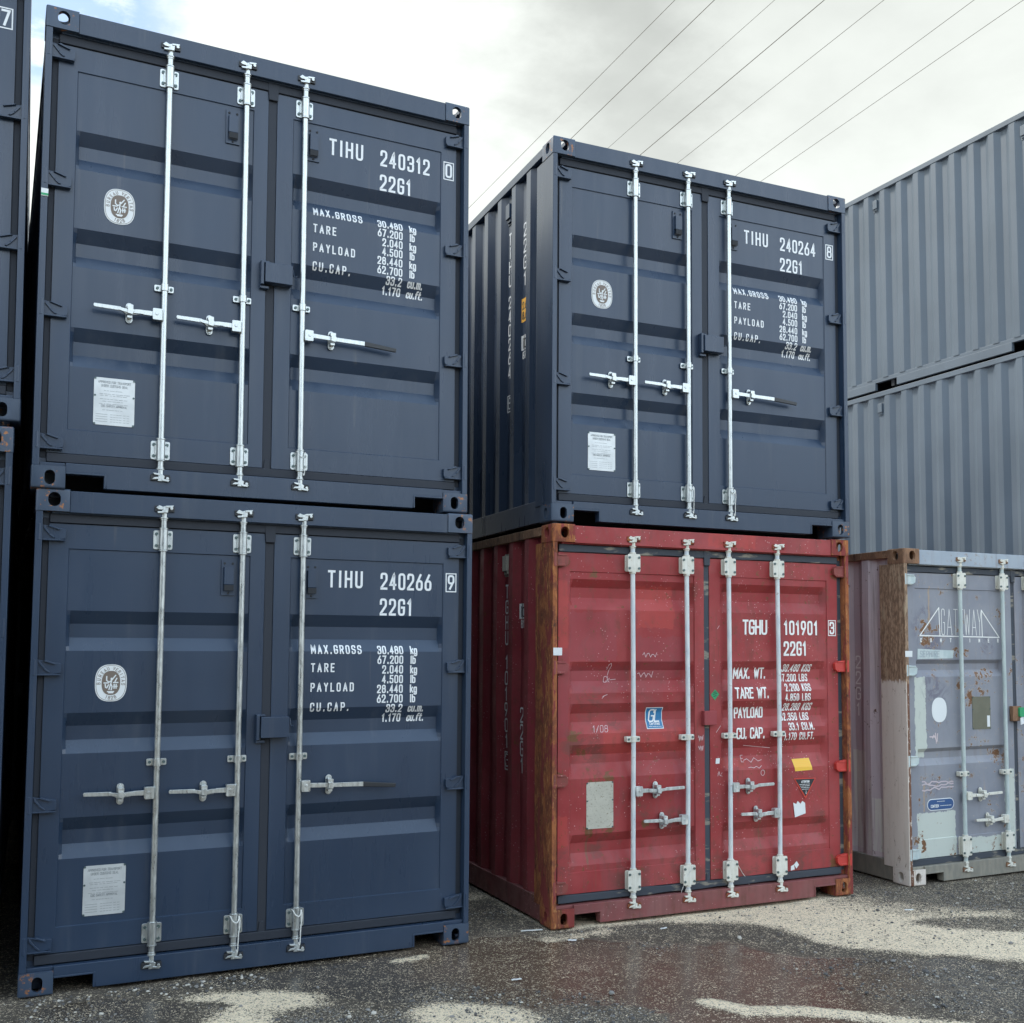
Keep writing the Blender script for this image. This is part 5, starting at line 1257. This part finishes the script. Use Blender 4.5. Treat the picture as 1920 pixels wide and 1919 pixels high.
    h = math_(nt, 'ADD', math_(nt, 'MULTIPLY', ramp(nt, v1.outputs['Distance'], .0, .6, 1, 0), math_(nt, 'ADD', .35, grav)), math_(nt, 'MULTIPLY', n3, .8))
    h = math_(nt, 'ADD', h, math_(nt, 'MULTIPLY', ramp(nt, v2.outputs['Distance'], 0, .6, 1, 0), .4))
    h = math_(nt, 'MULTIPLY', h, math_(nt, 'SUBTRACT', 1.0, math_(nt, 'MULTIPLY', film, .9)))
    bump(nt, b, h, .85, .006); return mt
gme.materials.append(ground_mat())
new_obj('ground', gme, None, 'dark wet asphalt yard with pale grit and muddy patches', kind='structure')

# loose gravel
def stone(mb, c, r, rg):
    vs = []; t = (1+5**.5)/2
    ico = [(-1,t,0),(1,t,0),(-1,-t,0),(1,-t,0),(0,-1,t),(0,1,t),(0,-1,-t),(0,1,-t),(t,0,-1),(t,0,1),(-t,0,-1),(-t,0,1)]
    fs = [(0,11,5),(0,5,1),(0,1,7),(0,7,10),(0,10,11),(1,5,9),(5,11,4),(11,10,2),(10,7,6),(7,1,8),(3,9,4),(3,4,2),(3,2,6),(3,6,8),(3,8,9),(4,9,5),(2,4,11),(6,2,10),(8,6,7),(9,8,1)]
    a = rg.uniform(0, 6.28); sx_, sy_, sz_ = rg.uniform(.7, 1.3), rg.uniform(.6, 1.1), rg.uniform(.45, .8)
    for p in ico:
        q_ = Vector(p).normalized()*rg.uniform(.78, 1.15)*r; x, y = q_.x*sx_, q_.y*sy_
        vs.append((c[0]+x*math.cos(a)-y*math.sin(a), c[1]+x*math.sin(a)+y*math.cos(a), c[2]+q_.z*sz_))
    mb.add(vs, fs)
rg = random.Random(11); mbs = [MB(), MB(), MB()]; cnt = 0; tries = 0
while cnt < 7500 and tries < 52000:
    tries += 1
    x, y = rg.uniform(-.4, 7.4), rg.uniform(3.6, 7.6)
    if abs(math.atan2(x, y)-.45) > .52 or math.hypot(x, y) < 3.8: continue
    if y > 6.14 and (0 < x < 2.45 or 3.03 < x < 5.5 or x > 6.1): continue
    s, mu, we, gr = masks(x, y)
    if rg.random() > .05+.9*gr-.75*mu+.10*s: continue
    r = min(.016, .0032*math.exp(abs(rg.gauss(0, .55)))); k = rg.random()
    stone(mbs[0 if k < .5 else (1 if k < .9 else 2)], (x, y, gz(x, y)-.004+r*.25), r, rg); cnt += 1
for k in range(260):       # grit gathered along the foot of the red and lavender boxes
    x = rg.choice((rg.uniform(3.05, 5.5), rg.uniform(6.1, 7.6), rg.uniform(2.46, 3.0))); y = (6.25 if x > 3.04 else 6.9)-abs(rg.gauss(0, .07))-(.0 if x < 6 else -.06); r = .003*math.exp(abs(rg.gauss(0, .55))); stone(mbs[rg.choice((0, 1, 1, 2))], (x, y, gz(x, y)-.004+r*.3), r, rg)
for k in range(150):       # bigger chips along the foot of the left stack
    x = rg.uniform(.05, 1.2); y = 6.12-abs(rg.gauss(0, .10)); r = rg.uniform(.005, .013); stone(mbs[rg.choice((0, 0, 1, 2))], (x, y, gz(x, y)-.004+r*.3), r, rg)
gm = [mat('gravel_dark', (.085, .082, .08), .8)[0], mat('gravel_grey', (.22, .21, .195), .85)[0], mat('gravel_pale', (.48, .45, .39), .85)[0]]
me = bpy.data.meshes.new('gravel'); vv = []; ff = []; mi = []
for i, mbx in enumerate(mbs):
    o_ = len(vv); vv += mbx.v; ff += [tuple(o_+k for k in f) for f in mbx.f]; mi += [i]*len(mbx.f)
me.from_pydata(vv, [], ff)
for g in gm: me.materials.append(g)
me.polygons.foreach_set('material_index', mi); me.update()
new_obj('gravel', me, None, 'loose gravel scattered over the yard', kind='stuff')

# a few countable scraps
def scrap(x, y, ln, w, rot, label, m, h=.004):
    mb = MB(); c, s = math.cos(R(rot)), math.sin(R(rot)); o = []
    for k in range(5):
        t = k/4-.5; wob = .12*w*math.sin(k*2.1)
        for sg in (-1, 1): o.append((x+c*t*ln-s*(sg*w/2+wob), y+s*t*ln+c*(sg*w/2+wob), gz(x, y)+.003+h*.3*abs(math.sin(k*1.7))))
    lo = [(a, b, z-h) for a, b, z in o]
    mb.add(o+lo, [(2*k, 2*k+2, 2*k+3, 2*k+1) for k in range(4)]+[(2*k, 10+2*k, 12+2*k, 2*k+2) for k in range(4)]+[(2*k+1, 2*k+3, 13+2*k, 11+2*k) for k in range(4)]+[(0, 1, 11, 10), (8, 18, 19, 9)])
    return thing_mesh('litter_scrap', mb, m, label, 'litter', 'scraps lying on the ground')
scrap(2.93, 6.33, .14, .014, -12, 'pale wooden splinter on the ground between blue and red stacks', M['cord'])
scrap(3.06, 6.02, .05, .022, -30, 'whitish scrap just in front of the rusty red corner', M['tag_white'])
scrap(2.42, 5.42, .055, .012, -5, 'pale thin scrap lying on the brown wet patch', M['tag_white'])
scrap(3.72, 6.03, .05, .012, 10, 'white scrap at the edge of the pale grit', M['tag_white'])
scrap(5.52, 5.75, .06, .016, -20, 'white scrap near the right corner of the red container', M['tag_white'])
def pebble(x, y, r, label, m, seed):
    mb = MB(); stone(mb, (x, y, gz(x, y)-.004+r*.4), r, random.Random(seed)); return thing_mesh('pebble', mb, m, label, 'stone', 'single stones on the ground', 20)
pebble(4.02, 5.63, .022, 'pale stone alone on the dark wet ground below the red doors', gm[2], 3)
pebble(2.78, 5.02, .016, 'small grey stone on the brown wet patch', gm[1], 5)
pebble(4.55, 4.62, .022, 'dark stone beside the strip of pale grit', gm[0], 6)

# ------------------------------------------------------------------ power lines
g = Vector((-.0832, .9910, -.1047))
RAYS = [((.4582, .7181, .5238), (.3539, .8444, .4021), .0065), ((.4853, .7015, .5219), (.4080, .8027, .4350), .0085), ((.5252, .6751, .5180), (.4362, .7925, .4262), .0055),
        ((.5567, .6526, .5140), (.4610, .7816, .4201), .0095), ((.5927, .6247, .5083), (.4896, .7680, .4128), .0065), ((.6432, .5816, .4980), (.5326, .7459, .4001), .0065), ((.6679, .5592, .4910), (.5509, .7353, .3947), .0065)]
LB = ['leftmost of the seven power lines in the sky', 'second power line from the left, meeting the blue corner casting', 'third power line from the left, thinnest of them', 'fourth power line, the thickest and darkest',
      'fifth power line from the left', 'sixth power line from the left', 'rightmost of the seven power lines']
for (a, b, r), lb in zip(RAYS, LB):
    a, b = Vector(a), Vector(b); P0 = Vector((0, 0, 1.7735))+a*(12.2/a.z)
    # point on ray b closest to the line through P0 along g
    n = a.cross(b).normalized(); h = (g-n*g.dot(n)).normalized()      # run of the wire inside the plane of sight
    pts = []
    for i in range(61):
        t = -60+i*4.0
        sag = max(0, t-25)**2*.0011
        pts.append(P0+h*t+Vector((0, 0, sag if t > 0 else 0)))
    mb = MB(); mb.tube(pts, r*.85, 6); thing_mesh('power_line', mb, M['wire'], lb, 'power line', 'power lines overhead')
